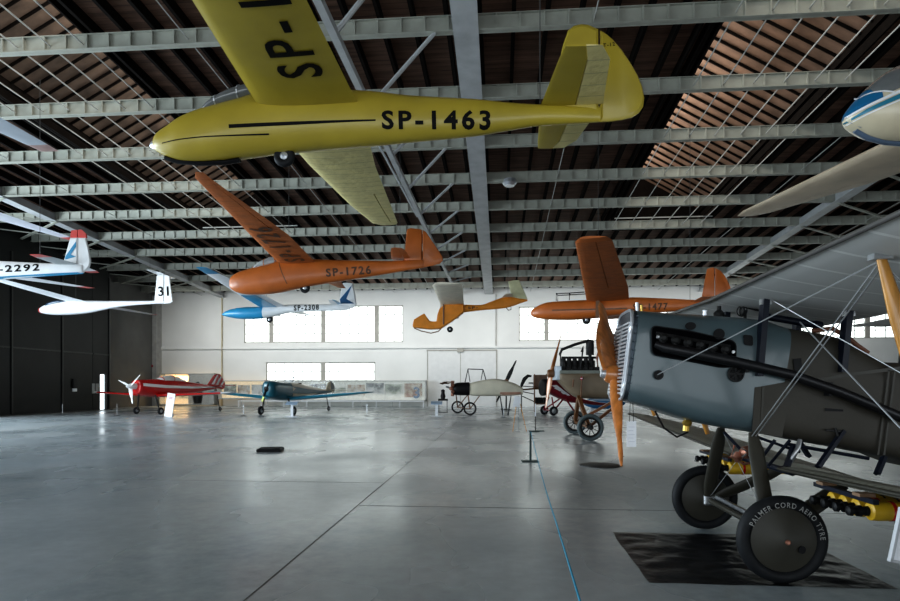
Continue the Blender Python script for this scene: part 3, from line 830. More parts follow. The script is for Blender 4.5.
x0, z0 = F.tr(277, 261.5, -.3); x1, _ = F.tr(315, 261.5, -.3)
tp = F.loc(189.5, 172.5, 12.45); tq = F.loc(203, 174.5, 12.45)
near = [(-0.28, x0, z0, x1-x0, .13, .02), (-3.2, x0+(tp.x-x0)*.38, z0+(tp.z-z0)*.42, (x1-x0)*.86, .13, .02), (tp.y+0.3, tp.x-0.02, tp.z-0.01, tq.x-tp.x+0.05, .12, .01), (tp.y, tp.x+0.12, tp.z, (tq.x-tp.x)*.6, .1, 0)]
wn = halfwings(g, near, M['orange_fabric'], ail=[(3.6, 7.0)], far=False)
far = [(-y, x + 0.35*(-y)/7.5*(-1) + 0.2*(-y)/7.5, z, c, t, d) for y, x, z, c, t, d in near]
wing_parts(g, Wing(far), M['orange_fabric'], None, [(3.6, 7.0)])
wing_letters(g, wn, 'SP-1726', -0.55, 0, x0+(x1-x0)*.80, 0.62, M['letter_worn'], 3.4, bold=0.02, off=0.02)
side_letters(g, fz, F, 'SP-1726', (325.8, 276.2), (370.5, 272.6), 0.26, M['letter_worn'], bold=0.03)
side_strip(g, fz, F, [(277, 257), (282, 272), (287, 284)], .03, M['wood_dark'], name='door_seam')
x, z = F.tr(305, 288); wheel(g, (x, 0, z), 0.17, .12)
P = [F.tr(*p) for p in ((404, 260.5), (405.5, 245), (407, 229.5), (411, 228.3), (420, 229.3), (422, 230), (422, 268), (414, 269))]
plate(P, 0, .09).build('fin', M['orange'], g, smooth=30)
P = [F.tr(*p) for p in ((422.6, 230), (426, 232), (431, 239.5), (437, 248), (442.5, 257), (443, 260.5), (440, 263.5), (433, 265.6), (422.6, 267.6))]
ru = plate(P, 0, .07).build('rudder', M['orange'], g, smooth=30)
xa, za = F.tr(391, 259.5, -.1); xb, _ = F.tr(410, 259.5, -.1)
tailplane(F, g, None, None, 1.5, za+.05, xa, xb, .6, M['orange'], M['orange'], .2)
cables(g, [(x0+0.3, 0, z0+.1), (F.tr(400, 260)[0], 0, F.tr(400, 260)[1])], F)

# ---- orange glider 1477 ---------------------------------------------
O = W(607, 300, 21); F = Frame(O, math.radians(-12))
g = thing('glider', 'orange glider lettered SP-1477 with a dark wing pylon hanging in front of the right windows', 'glider', O, F.rz)
fz = fus_px(F, [(531, 311.5, 315, .05), (534.7, 308, 317.5, .18), (547, 302.8, 319.5, .29), (569, 301, 320, .33), (584, 300.4, 319.2, .33), (598, 299.7, 318, .31), (630, 297.5, 314, .25), (667, 298.6, 312, .18), (701, 300.3, 308.5, .11), (728, 301, 306, .05)], 2.8)
fz.mesh(28).build('fuselage', M['orange'], g, smooth=50)
side_strip(g, fz, F, [(552, 310.3), (590, 309.5), (627, 308.3)], .05, M['wood_dark'])
side_letters(g, fz, F, 'SP-1477', (633, 310), (668, 308.8), 0.22, M['letter_worn'], bold=0.03)
x0, z0 = F.tr(586, 300.5, -.3); x1, _ = F.tr(629, 300.5, -.3)
tp = F.loc(575, 238.6, 13.2); tq = F.loc(611.7, 241, 13.2)
# pylon carrying the wing above the fuselage
mp = MB(); xa, za = F.tr(597.5, 318, -.36); xb, zb = F.tr(598, 287, -.36)
mp.bar((xa, -.37, za), (xb, -.37, zb), .10, .13); mp.build('pylon', M['wood_dark'], g)
zw_ = z0+0.02
near = [(-.02, x0, zw_, x1-x0, .13, .02), (-2.4, x0+(tp.x-x0)*.30, zw_+(tp.z-zw_)*.31, (x1-x0)*.92, .13, .02), (tp.y+.25, tp.x-.02, tp.z-.02, (tq.x-tp.x)+.03, .12, 0), (tp.y, tp.x+.1, tp.z, (tq.x-tp.x)*.75, .1, 0)]
halfwings(g, near, M['orange_fabric'], M['orange_fabric'], ail=[(2.6, abs(tp.y)-.25)], hinge=.55, far=False)
far = [(-y, x + 1.0*(y/7.6)*0, z, c, t, d) for y, x, z, c, t, d in near]
wing_parts(g, Wing(far), M['orange_fabric'], None, [(2.6, 7.2)], .55)
x, z = F.tr(586.5, 320); wheel(g, (x, 0, z), .15, .12)
# open windscreen frame on top
wf = MB()
q = [Vector((F.tr(*p)[0], yy, F.tr(*p)[1])) for yy in (-.22, .22) for p in ((557, 301.5), (557, 294.5), (570, 294), (585, 293))]
for a in (q[:4], q[4:]): wf.path(a, .018, 6)
wf.tube(q[1], q[5], .018, seg=6); wf.tube(q[2], q[6], .018, seg=6); wf.tube(q[2], (q[2].x, q[2].y, q[0].z), .015, seg=6)
wf.build('windscreen_frame', M['engine'], g)
P = [F.tr(*p) for p in ((701, 302), (704, 284), (707, 269), (712, 267.5), (714.5, 268), (714.5, 305), (706, 306))]
plate(P, 0, .09).build('fin', M['orange'], g, smooth=30)
P = [F.tr(*p) for p in ((715, 268), (720, 270.5), (725, 276), (729, 284), (732, 292), (731, 300), (726, 304.5), (715, 306))]
plate(P, 0, .07).build('rudder', M['orange'], g, smooth=30)
xa, za = F.tr(692, 302, -.05); xb, _ = F.tr(712, 302, -.05)
tailplane(F, g, None, None, 1.3, za, xa, xb, .6, M['orange'], M['orange'], .2)
cables(g, [(x0+.4, 0, zw_+.1), (F.tr(690, 300)[0], 0, F.tr(690, 300)[1])], F)

# ---- small orange open glider in the middle --------------------------
O = W(455, 304, 33); F = Frame(O, R4)
g = thing('glider', 'small yellow-orange open-cockpit glider with pale wing hanging before the back wall', 'glider', O, F.rz)
def px_prism(F, pts, y0, y1): return MB().prism([Vector((F.tr(*p)[0], y0, F.tr(*p)[1])) for p in pts], (0, y1-y0, 0))
px_prism(F, [(412.5, 327), (414, 320), (419, 317), (424.5, 313.7), (427, 317.5), (430, 321.7), (436.5, 322), (437.5, 315), (439.5, 309.5), (445, 304.2), (464, 304.7), (464, 312.5), (452, 321.5), (440.5, 329), (430, 329.3), (415, 327.8)], -.28, .28).build('cockpit_pod', M['orange_yellow'], g, bevel=.06)
fz = fus_px(F, [(452, 304.4, 316, .26), (464, 304.6, 312.5, .2), (481, 305, 310.3, .13), (490, 302, 309.5, .11), (501.7, 297.8, 308.5, .09), (510, 297, 307, .08), (520, 298.5, 303.5, .06), (527.5, 299.5, 301, .03)], 3.0, 3)
fz.mesh(20).build('tail_boom', M['orange_yellow'], g, smooth=50)
side_letters(g, fz, F, 'SP-', (468, 308.8), (478, 308.3), 0.14, M['letter_worn'], bold=0.03)
x0, z0 = F.tr(440.5, 304); x1, _ = F.tr(463.8, 304); tp = F.loc(432, 283.5, 26.2); tq = F.loc(463, 288, 26.2)
near = [(-.02, x0, z0, x1-x0, .12, .02), (tp.y+.4, tp.x, tp.z-.02, tq.x-tp.x, .12, .02), (tp.y, tp.x+.12, tp.z, (tq.x-tp.x)*.85, .1, .02)]
halfwings(g, near, M['cream_fabric'])
MB().tube((F.tr(443.5, 325)[0], -.3, F.tr(443.5, 325)[1]), (F.tr(443.5, 299)[0], -.3, F.tr(443.5, 299)[1]), .035, seg=6).build('mast', M['wood_dark'], g)
x, z = F.tr(450, 329.5); wheel(g, (x, -.05, z), .165, .12)
MB().path([Vector((F.tr(*p)[0], 0, F.tr(*p)[1])) for p in ((414, 328), (421, 331), (431, 333.2), (438, 331.5), (441, 329))], .03, 6).build('skid', M['wood_dark'], g)
MB().path([Vector((F.tr(*p)[0], 0, F.tr(*p)[1])) for p in ((506, 307.5), (508.5, 310.3), (511, 309.5), (511, 304))], .025, 6).build('tail_skid', M['black'], g)
P = [F.tr(*p) for p in ((508, 281.5), (513, 280.4), (519, 280), (523, 289), (527.5, 299), (519, 299.5), (511.7, 297.5))]
plate(P, 0, .08).build('fin', M['pale_green'], g, smooth=30)
xa, za = F.tr(502, 297, -.05); xb, _ = F.tr(512, 297, -.05)
tailplane(F, g, None, None, 1.3, za, xa, xb, .6, M['cream_fabric'], M['cream_fabric'], .15)
cables(g, [(x0+.4, 0, z0+.1), (F.tr(508, 297)[0], 0, F.tr(508, 297)[1])], F)

# ---- blue and white glider SP-2308 -----------------------------------
O = W(262, 307, 30); F = Frame(O, math.radians(3))
g = thing('glider', 'blue and white glider lettered SP-2308 hanging behind the orange SP-1726', 'glider', O, F.rz)
fz = fus_px(F, [(222, 314, 315, .03), (228, 310.5, 317, .2), (238, 308, 318.7, .31), (250, 307.2, 319.2, .34), (264, 307, 318.3, .32), (278, 305.8, 315.5, .22), (291, 304.6, 312.6, .16), (313, 304.3, 311.3, .13), (340, 304.5, 310.6, .09), (350, 305, 309.5, .05)], 2.2)
k = 4*5 - 4
fz.mesh(24, 0, k+1).build('nose_pod', M['blue'], g, smooth=50)
fz.mesh(24, k, None).build('tail_boom', M['white'], g, smooth=50)
side_letters(g, fz, F, 'SP-2308', (293, 310.0), (318, 309.0), .26, M['letter'], bold=.03)
x0, z0 = F.tr(257, 305.8, -.25); x1, _ = F.tr(285, 305.8, -.25); tp = F.loc(196, 267.6, 22.5); tq = F.loc(207, 267.4, 22.5)
near = [(-.2, x0, z0, x1-x0, .13, .02), (-3.5, x0+(tp.x-x0)*.42, z0+(tp.z-z0)*.45, (x1-x0)*.75, .13, .02), (tp.y, tp.x, tp.z, tq.x-tp.x, .1, 0)]
wn = Wing(near)
wo = wing_parts(g, wn, M['white_soft'], None, [], tip=M['blue'], tipw=.9)
wing_parts(g, Wing(mirror_secs(near)), M['white_soft'], None, [], tip=M['blue'], tipw=.9)
# blue patch over the root of each wing's underside
pb = MB()
for s in (-1, 1):
    ys_ = [s*(0.25+0.3*k) for k in range(10)]
    rows = []
    for y in ys_:
        q = wn.at(-abs(y)); rows.append([pb.bm.verts.new((q[1]+q[3]*f, y, wn.pt(-abs(y), f, -.7*yt(f)).z-.012)) for f in (.1, .3, .5, .72)])
    for a, b in zip(rows, rows[1:]):
        for i in range(3): pb.face([a[i], a[i+1], b[i+1], b[i]])
pb.build('wing_root_patch', M['blue'], wo)
x, z = F.tr(269.5, 319.5); wheel(g, (x, 0, z), .17, .12)
P = [F.tr(*p) for p in ((338.5, 305), (340.5, 294), (342.8, 283), (347, 282.7), (352.5, 283.5), (355, 294), (356.7, 304.5), (353, 308), (345, 308.5))]
fo = plate(P, 0, .10).build('fin', M['white'], g, smooth=30)
px_prism(F, [(340, 299.5), (352, 285.5), (346.5, 299), (354.5, 303.8), (341, 303.8)], -.065, -.055).build('blue_arrow', M['blue_dk'], fo)
xa, za = F.tr(331, 304, -.05); xb, _ = F.tr(342, 304, -.05)
tailplane(F, g, None, None, 1.5, za, xa, xb, .6, M['white'], M['blue'], .2)
cables(g, [(x0+.4, 0, z0+.1), (F.tr(340, 304)[0], 0, F.tr(340, 304)[1])], F)

# ---- white glider 31 ---------------------------------------------------
O = W(80, 302, 32); F = Frame(O, R4 + math.radians(-1))
g = thing('glider', 'white T-tail glider numbered 31 hanging in front of the dark hangar door', 'glider', O, F.rz)
fz = fus_px(F, [(39.3, 309.5, 311.5, .04), (41.5, 307.3, 313, .16), (47, 304.7, 314.2, .26), (58, 301.8, 315, .33), (72, 300.6, 314.6, .34), (88, 300.6, 313, .28), (104, 300.9, 309.8, .19), (120, 300.9, 306.8, .13), (140, 300.9, 304.8, .1), (158, 300.8, 303.8, .08), (166, 301.2, 303.3, .04)], 2.2)
fz.mesh(24).build('fuselage', M['white_soft'], g, smooth=50)
MB().lathe([(0, .05), (.03, .12), (.12, .17)], (F.tr(39, 310)[0], 0, F.tr(39, 310.3)[1]), (1, 0, 0), 14).build('nose_cap', M['red_tip'], g, smooth=50)
cn = fus_px(F, [(45, 305.5, 308, .08), (49, 302.8, 307.5, .25), (57, 300.6, 305.8, .3), (64, 300.2, 303.8, .28), (69, 300.3, 302, .1)], 2.0, 3)
cn.mesh(18).build('canopy', M['canopy_dark'], g, smooth=60)
x0, z0 = F.tr(66, 301, -.2); x1, _ = F.tr(90, 301, -.2); tp = F.loc(-40, 270.5, 24.4)
near = [(-.1, x0, z0, 1.05, .14, .02), (-4, x0+(tp.x-x0)*.48, z0+(tp.z-z0)*.5, .85, .13, .02), (tp.y, tp.x, tp.z, .42, .1, 0)]
halfwings(g, near, M['white_soft'], ail=[(4, 7.2)], tip=M['red_tip'])
P = [F.tr(*p) for p in ((154.5, 301), (157, 275.3), (164, 274.9), (164, 303.6), (158, 303.8))]
fo = plate(P, 0, .11).build('fin', M['white'], g, smooth=30)
P = [F.tr(*p) for p in ((164.4, 274.9), (169.4, 276), (172.8, 301.5), (170, 303.2), (164.4, 303.8))]
plate(P, 0, .08).build('rudder', M['white'], g, smooth=30)
plain_text(fo, F, '31', (158.3, 296), (168.6, 295.6), .5, -.066, M['letter'])
xa, za = F.tr(156.5, 274.5); xb, _ = F.tr(166, 274.5)
tailplane(F, g, None, None, 1.3, za, xa, xb, .65, M['white'], M['white'], .12)
cables(g, [(x0+.4, 0, z0+.05), (F.tr(150, 301)[0], 0, F.tr(150, 301)[1])], F)

# ---- white glider 2292 at the left edge ---------------------------------
O = W(-75, 268, 18); F = Frame(O, R4 + math.radians(-1))
g = thing('glider', 'white and blue glider lettered 2292, its red-topped tail at the left edge', 'glider', O, F.rz)
fz = fus_px(F, [(-146, 266, 274, .1), (-138, 258, 280, .24), (-120, 250, 284, .33), (-95, 248, 286, .34), (-60, 254, 284, .28), (-25, 259, 281.5, .21), (0, 261, 279.8, .18), (40, 263, 276.6, .13), (78, 264.2, 273.6, .09), (84, 265, 272.8, .05)], 2.4)
fz.mesh(24).build('fuselage', M['white'], g, smooth=50)
side_letters(g, fz, F, 'SP-2292', (-22, 272.4), (35.5, 269.2), .205, M['letter'], bold=.03)
side_strip(g, fz, F, [(-60, 279.5), (0, 276.3), (40, 273.5), (77, 271.2)], [.05, .06, .06, .045], M['blue'])
cn = fus_px(F, [(-135, 257, 262, .1), (-125, 247, 261, .27), (-105, 243, 258, .31), (-88, 247, 254, .2)], 2, 3)
cn.mesh(16).build('canopy', M['canopy_dark'], g, smooth=60)
x0, z0 = F.tr(-92, 262, -.2); tp = F.loc(-210, 215, 10.6)
t2 = F.loc(94, 288, 26.2)
near = [(-.1, x0, z0, 1.1, .13, .02), (-7.4, x0+.3, z0+.45, .45, .1, 0)]
wing_parts(g, Wing(near), M['white_soft'])
far = [(.1, x0, z0, 1.1, .13, .02), (t2.y*.55, x0+(t2.x-.2-x0)*.5, z0+(t2.z-z0)*.5, .85, .12, .02), (t2.y, t2.x-.35, t2.z, .40, .1, 0)]
wing_parts(g, Wing(far), M['white_soft'], tip=M['red_tip'], tipw=.9)
P = [F.tr(*p) for p in ((64, 263), (67.5, 250), (70.8, 238), (78, 237.5), (78, 273), (68, 272))]
fo = plate(P, 0, .1).build('fin', M['white'], g, smooth=30)
px_prism(F, [(66.5, 257), (77.2, 242), (77.2, 247), (72, 255), (77.2, 257), (66.5, 260)], -.062, -.055).build('blue_slash', M['blue'], fo)
P = [F.tr(*p) for p in ((78.5, 237.5), (86, 238), (89, 249), (91, 262), (89.5, 267.5), (84, 272), (78.5, 273.2))]
ro = plate(P, 0, .08).build('rudder', M['white'], g, smooth=30)
px_prism(F, [(70.9, 238), (72, 230.8), (77.9, 230), (77.9, 238)], -.04, .04).build('red_fin_cap', M['red_tip'], fo)
px_prism(F, [(78.6, 238), (78.6, 230), (82, 229.8), (86.4, 234), (86.6, 238)], -.035, .035).build('red_rudder_cap', M['red_tip'], ro)
xa, za = F.tr(55, 264, -.06); xb, _ = F.tr(78, 264, -.06); tq = F.loc(32, 257, 16.6)
secs = [(-.05, xa, za, xb-xa, .08, 0), (tq.y*.75, xa+.08, za, (xb-xa)*.75, .07, 0), (tq.y, xa+.15, za, (xb-xa)*.5, .06, 0)]
wing_parts(g, Wing(secs), mat('grey_tailplane', (.34, .36, .37), .5), tip=M['red_tip'], tipw=.3, name='tailplane')
wing_parts(g, Wing(mirror_secs(secs)), M['white_soft'], tip=M['red_tip'], tipw=.3, name='tailplane')
cables(g, [(x0+.4, 0, z0+.3), (F.tr(40, 264)[0], 0, F.tr(40, 264)[1])], F)

# ---- two more gliders beyond the left edge, of which wings reach in ------
def plain_glider(label, tip, dt, half, cr, ct, tipm, wm):
    T = W(*tip, dt); O = Vector((T.x, T.y - half, T.z - .35)) ; F = Frame(O, R4 + math.radians(0.5))
    O2 = T - F.ay*half; O = Vector((O2.x, O2.y, T.z-.35)); F = Frame(O, F.rz)
    g = thing('glider', label, 'glider', O, F.rz)
    rows = [(-2.6, 0, -2.6, -.1, .05), (-2.3, .2, -2.3, -.3, .2), (-1.4, .38, -1.4, -.45, .33), (0, .25, 0, -.4, .3), (1.2, .12, 1.2, -.2, .15), (4.0, .12, 4.0, -.02, .08), (4.6, .1, 4.6, 0, .04)]
    fz = Fus([(-a, b, -c, d, e) for a, b, c, d, e in reversed(rows)], 2.2, 3); fz.mesh(18).build('fuselage', M['white_soft'], g, smooth=50)
    plate([(-3.7, .1), (-4.1, 1.25), (-4.7, 1.25), (-4.7, 0)], 0, .1).build('fin', M['white_soft'], g)
    secs = [(.1, -.4, 0, cr, .13, .02), (half*.6, -.33, .2, (cr+ct)/2+.08, .12, .02), (half, -.1, .35, ct, .1, 0)]
    wing_parts(g, Wing(secs), wm, tip=tipm, tipw=.5); wing_parts(g, Wing(mirror_secs(secs)), wm, tip=tipm, tipw=.5)
    cables(g, [(-.2, 0, .2), (-3.4, 0, .1)], F)
plain_glider('white glider wing with small red tip reaching in at the left edge above glider 2292', (70, 239.5), 24.0, 8.3, 1.1, .42, M['red_tip'], mat('lavender_white_wing', (.62, .63, .70), .4, noise=.05))
plain_glider('pale wing reaching in at the left edge, the highest one there, under the second beam', (44, 151), 16.0, 7.5, 1.15, .5, mat('pinkish_wing_tip', (.45, .30, .28), .5), mat('grey_white_wing', (.50, .54, .60), .4, noise=.05))

# ---- blue and cream glider at the upper right ------------------------------
O = W(925, 130, 7.5); F = Frame(O, R4)
g = thing('glider', 'cream glider with blue and grey nose entering at the upper right', 'glider', O, F.rz)
fz = fus_px(F, [(844.8, 117.5, 120.5, .02), (846.5, 113, 123.5, .09), (851, 106.5, 128, .16), (858, 98, 132.2, .22), (868, 88, 137.3, .27), (882, 76, 141.3, .31), (900, 66.5, 142.6, .33), (930, 58, 142, .34), (970, 62, 140, .30), (1020, 80, 136, .22), (1100, 92, 126, .15), (1250, 92, 110, .09), (1330, 90, 100, .05)], 2.1)
fz.mesh(36).build('fuselage', M['cream'], g, smooth=50)
# blue nose half, canopy and stripes wrap the upper skin
def upper_skin(px_bounds, ytop_line, m, off, name):
    mb = MB(); rows = []
    for r in fz.rows:
        rows.append(r)
    pts = []
    for r in rows:
        x = (r[0]+r[2])/2
        if not (px_bounds[0] <= x <= px_bounds[1]): continue
        zl = ytop_line(x)
        h = (r[1]-r[3])/2; zc = (r[1]+r[3])/2
        v0 = max(-1, min(1, (zl-zc)/h)); a0 = math.asin(math.copysign(abs(v0)**(fz.n/2), v0))
        ring = []
        for k in range(17):
            a = a0 + (PI-2*a0)*k/16; c, q = math.cos(a), math.sin(a)
            ring.append(mb.bm.verts.new((x, -(r[4]+off)*math.copysign(abs(c)**(2/fz.n), c), zc+(h+off)*math.copysign(abs(q)**(2/fz.n), q))))
        pts.append(ring)
    mb.skin([p for p in pts], False) if False else None
    for a, b in zip(pts, pts[1:]):
        for k in range(16): mb.face([a[k], a[k+1], b[k+1], b[k]])
    return mb.build(name, m, g, smooth=60)
A = [F.tr(*p, -.25) for p in ((845, 118), (870, 106.5), (900, 94), (960, 78))]
def linez(P):
    def f(x):
        for a, b in zip(P, P[1:]):
            if x <= b[0]: return a[1]+(b[1]-a[1])*(x-a[0])/(b[0]-a[0])
        return P[-1][1]
    return f
lz = linez(A); xq = F.tr(880, 100, -.2)[0]
upper_skin((-9, xq), lambda x: lz(x)+.02, mat('deep_blue_nose', (.012, .13, .27), .35, coat=.3), .004, 'blue_nose')
Bz = [F.tr(*p, -.2) for p in ((860, 91), (870, 91), (888, 96), (960, 74))]
lz2 = linez(Bz); xa = F.tr(866, 90, -.1)[0]; xb = F.tr(985, 90, -.1)[0]
upper_skin((xa, xb), lambda x: max(lz(x)+.06, lz2(x)), M['canopy_grey'], .012, 'canopy')
side_strip(g, fz, F, [(856, 110.5), (870, 104.5), (900, 92), (960, 77)], [.02, .03, .035, .035], M['white'], y=-.25, off=.014, name='white_stripe')
side_strip(g, fz, F, [(856, 115.6), (870, 109), (900, 97), (960, 82)], [.015, .045, .055, .055], M['teal_wing'], y=-.25, off=.008, name='teal_stripe')
side_strip(g, fz, F, [(857, 118), (870, 112.6), (900, 101), (960, 86)], [.01, .015, .018, .018], M['white'], y=-.25, off=.009, name='white_stripe')
side_strip(g, fz, F, [(864, 92), (872, 92), (880, 93.5), (888, 96.5)], .022, M['white'], y=-.2, off=.018, name='canopy_line')
MB().path([Vector((F.tr(*p)[0], 0, F.tr(*p)[1])) for p in ((855, 130.5), (868, 138), (885, 142.5), (915, 145))], .03, 8, sq=1.5).build('skid', mat('blue_grey_keel', (.10, .14, .20), .4), g, smooth=60)
MB().tube((F.tr(848, 124)[0], -.05, F.tr(848, 124)[1]), (F.tr(857, 130)[0], -.08, F.tr(857, 130)[1]), .012, seg=6).build('tow_hook', M['steel'], g)
t1 = F.loc(735, 216, 13.1); 
x0, z0 = F.tr(952, 112, .2)
# far wing: root beside the fuselage, tip at t1
secs = [(.25, x0, z0, 1.45, .14, .05), (t1.y*.55, x0+(t1.x-x0)*.56, z0+(t1.z-z0)*.55, 1.12, .13, .04), (t1.y-.35, t1.x-.02, t1.z-.01, .60, .11, .02), (t1.y, t1.x+.05, t1.z, .34, .08, 0)]
w = Wing(secs); wing_parts(g, w, M['cream_wing'], M['cream_wing'], [(3.1, t1.y-.4)])
wing_parts(g, Wing(mirror_secs([(y, x0+(x-x0)*.2, z, c, t, d) for y, x, z, c, t, d in secs])), M['cream_wing'])
plate([F.tr(1290, 92), F.tr(1300, 10), F.tr(1345, 10), F.tr(1345, 98)], 0, .1).build('fin', M['cream'], g)
cables(g, [(x0+.5, 0, z0+.4), (F.tr(1150, 95)[0], 0, F.tr(1150, 95)[1])], F)
# ================================================================ aeroplanes on the floor
def axis_rz(nose, tail):
    """rotation for a plane whose nose/tail are world points"""
    d = tail - nose; return math.atan2(d.y, d.x)

# ---- red low-wing aerobatic aeroplane ------------------------------------
N_ = W(131, 386.3, 33.2); T_ = W(217, 390, 39.2); rz = axis_rz(N_, T_)
O = Vector((N_.x, N_.y, 0)); F = Frame(O, rz)
g = thing('aeroplane', 'red low-wing aeroplane with white stripe and white three-blade propeller', 'aeroplane', O, rz)
hz = N_.z
rows = [(0.28, hz+.30, .28, hz-.36, .30), (.36, hz+.36, .36, hz-.44, .40), (1.0, hz+.40, 1.0, hz-.56, .44), (2.0, hz+.42, 2.0, hz-.62, .44), (3.2, hz+.36, 3.2, hz-.56, .40), (4.6, hz+.22, 4.6, hz-.40, .28), (6.0, hz+.08, 6.0, hz-.22, .14), (6.9, hz+.0, 6.9, hz-.10, .05)]
fz = Fus(rows, 2.5, 4); fz.mesh(28).build('fuselage', M['red'], g, smooth=50)
def strip_local(g, fz, pts, w, m, name, sides=(-1,), off=.008):
    mb = MB()
    for sd in sides:
        prev = None
        for i in range((len(pts)-1)*8+1):
            k = min(i//8, len(pts)-2); t = (i-k*8)/8
            x = pts[k][0]+(pts[k+1][0]-pts[k][0])*t; z = pts[k][1]+(pts[k+1][1]-pts[k][1])*t; ww = w[k]+(w[k+1]-w[k])*t
            pr = [mb.bm.verts.new((x, sd*(fz.side(x, z+q*ww/2)+off), z+q*ww/2)) for q in (-1, 0, 1)]
            if prev:
                for j in (0, 1): mb.face([prev[j], pr[j], pr[j+1], prev[j+1]])
            prev = pr
    return mb.build(name, m, g)
strip_local(g, fz, [(.45, hz+.10), (2.0, hz-.02), (4.0, hz-.08), (6.2, hz-.05)], [.16, .17, .12, .05], M['white'], 'white_stripe', (-1, 1))
sp = MB().lathe([(-.32, .02), (-.22, .10), (-.02, .16), (.28, .17)], (0, 0, hz), (1, 0, 0), 18).build('spinner', M['white'], g, smooth=50)
for k, a in enumerate((93, 215, 333)):
    a = math.radians(a-4); d = Vector((0, math.cos(a)*1.0, math.sin(a)))
    d = Vector((0, -math.sin(math.radians((50, 170, 290)[k]-0)), math.cos(math.radians((50, 170, 290)[k]))))
    blade((-.05, 0, hz), d, .98, .20, .06, (1, 0, 0), 45, 25).build('propeller_blade', M['white'], sp, smooth=50)
secs = [(.3, 1.35, hz-.55, 1.55, .14, .05), (4.3, 1.55, hz-.40, 1.05, .12, .03), (5.1, 1.62, hz-.36, .95, .11, .02), (5.3, 1.8, hz-.35, .6, .08, 0)]
for s in (secs, mirror_secs(secs)):
    wing_parts(g, Wing(s), M['red'], M['red'], [(2.4, 5.0)] if s is secs else [(-5.0, -2.4)], tip=M['white'], tipw=.5)
cn = Fus([(1.7, hz+.42, 1.7, hz+.3, .12), (2.0, hz+.54, 2.0, hz+.2, .28), (2.6, hz+.64, 2.6, hz+.2, .31), (3.2, hz+.56, 3.2, hz+.2, .26), (3.8, hz+.36, 3.8, hz+.2, .12)], 2, 4)
co = cn.mesh(20).build('canopy', mat('white_canopy', (.75, .76, .75), .12, noise=.05), g, smooth=60)
fm = MB()
for r in (cn.rows[4], cn.rows[9]): q = cn.ring(r, 20); fm.path(q+[q[0]], .02, 5)
fm.build('canopy_frame', M['red'], co)
plate([(5.6, hz+.05), (6.2, hz+.72), (6.5, hz+.82), (6.55, hz+.05)], 0, .10).build('fin', M['red'], g)
ru = plate([(6.58, hz+.80), (6.8, hz+.78), (7.2, hz+.2), (7.15, hz-.12), (6.95, hz-.2), (6.58, hz-.15)], 0, .07).build('rudder', M['red'], g)
fl = MB()
for a, b, c, d in (((5.9, .12), (6.4, .72), (6.5, .72), (6.15, .12)), ((6.3, .10), (6.75, .68), (6.82, .60), (6.5, .08)), ((6.62, -.02), (6.98, .40), (7.05, .30), (6.8, -.06))):
    for y in (-.06, .06): fl.poly([(p[0], y, hz+p[1]) for p in (a, b, c, d)])
fl.build('white_flash', M['white'], ru)
tailplane(F, g, None, None, 1.6, hz+.05, 5.9, 7.0, .55, M['red'], M['white'], .2)
def leg_wheel(y, x, zt, R, wdt=.13, splay=.25, name='landing_leg', mleg=None):
    o = MB().tube((x-.1, y*(1-splay), zt), (x, y, R+.02), .05, .035, seg=8).build(name, mleg or M['engine'], g, smooth=50)
    wheel(o, (x, y+(.09 if y > 0 else -.09), R), R, wdt, M['rubber'])
for y in (-.85, .85): leg_wheel(y, 1.15, hz-.5, .21)
tl = MB().tube((6.4, 0, hz-.2), (6.7, 0, .14), .03, seg=6).build('tail_leg', M['engine'], g); wheel(tl, (6.75, 0, .12), .12, .07)

# ---- teal low-wing trainer ---------------------------------------------------
N_ = W(266, 388.5, 32.3); T_ = W(336, 390, 39.9); rz = axis_rz(N_, T_)
O = Vector((N_.x, N_.y, 0)); F = Frame(O, rz)
g = thing('aeroplane', 'teal and cream low-wing aeroplane with open windscreen and yellow-tipped propeller', 'aeroplane', O, rz)
hz = N_.z - .05
rows = [(.02, hz+.34, .02, hz-.28, .20), (.10, hz+.42, .10, hz-.38, .30), (.35, hz+.46, .35, hz-.48, .41), (1.2, hz+.42, 1.2, hz-.62, .45), (1.9, hz+.40, 1.9, hz-.66, .45), (2.1, hz+.40, 2.1, hz-.66, .45), (3.4, hz+.34, 3.4, hz-.60, .42), (5.0, hz+.12, 5.0, hz-.42, .28), (6.6, hz-.05, 6.6, hz-.28, .13), (7.5, hz-.12, 7.5, hz-.22, .05)]
fz = Fus(rows, 3.0, 4)
fz.mesh(28, 0, 18).build('cowling', M['teal'], g, smooth=50)
fz.mesh(28, 17, None).build('rear_fuselage', M['cream'], g, smooth=50)
strip_local(g, fz, [(1.9, hz-.2), (3.6, hz-.22), (5.5, hz-.2), (7.2, hz-.17)], [.75, .45, .2, .06], M['teal'], 'teal_side_flash', (-1, 1))
MB().lathe([(0, .13), (.02, .15), (.06, .12)], (.03, 0, hz+.02), (-1, 0, 0), 18).build('air_intake', M['black'], g)
sp = MB().lathe([(-.14, .02), (-.08, .06), (.08, .08)], (0, 0, hz-.05), (1, 0, 0), 14).build('propeller_hub', M['engine'], g, smooth=50)
for s in (-1, 1):
    d = Vector((0, s*.35, s*-.94)).normalized()
    bl = blade((-.03, 0, hz-.05), d, .62, .10, .04, (1, 0, 0), 45, 20).build('propeller_blade', M['black'], sp, smooth=50)
    if s > 0: MB().bar(Vector((-.03, 0, hz-.05))+d*.36, Vector((-.03, 0, hz-.05))+d*.64, .10, .035, up=(1, 0, 0)).build('yellow_tip', mat('yellow_green_tip', (.55, .62, .10), .4), bl)
secs = [(.35, 1.5, hz-.55, 1.65, .15, .06), (3.8, 1.62, hz-.28, 1.2, .13, .04), (5.0, 1.75, hz-.17, .9, .11, .02), (5.25, 2.0, hz-.15, .5, .08, 0)]
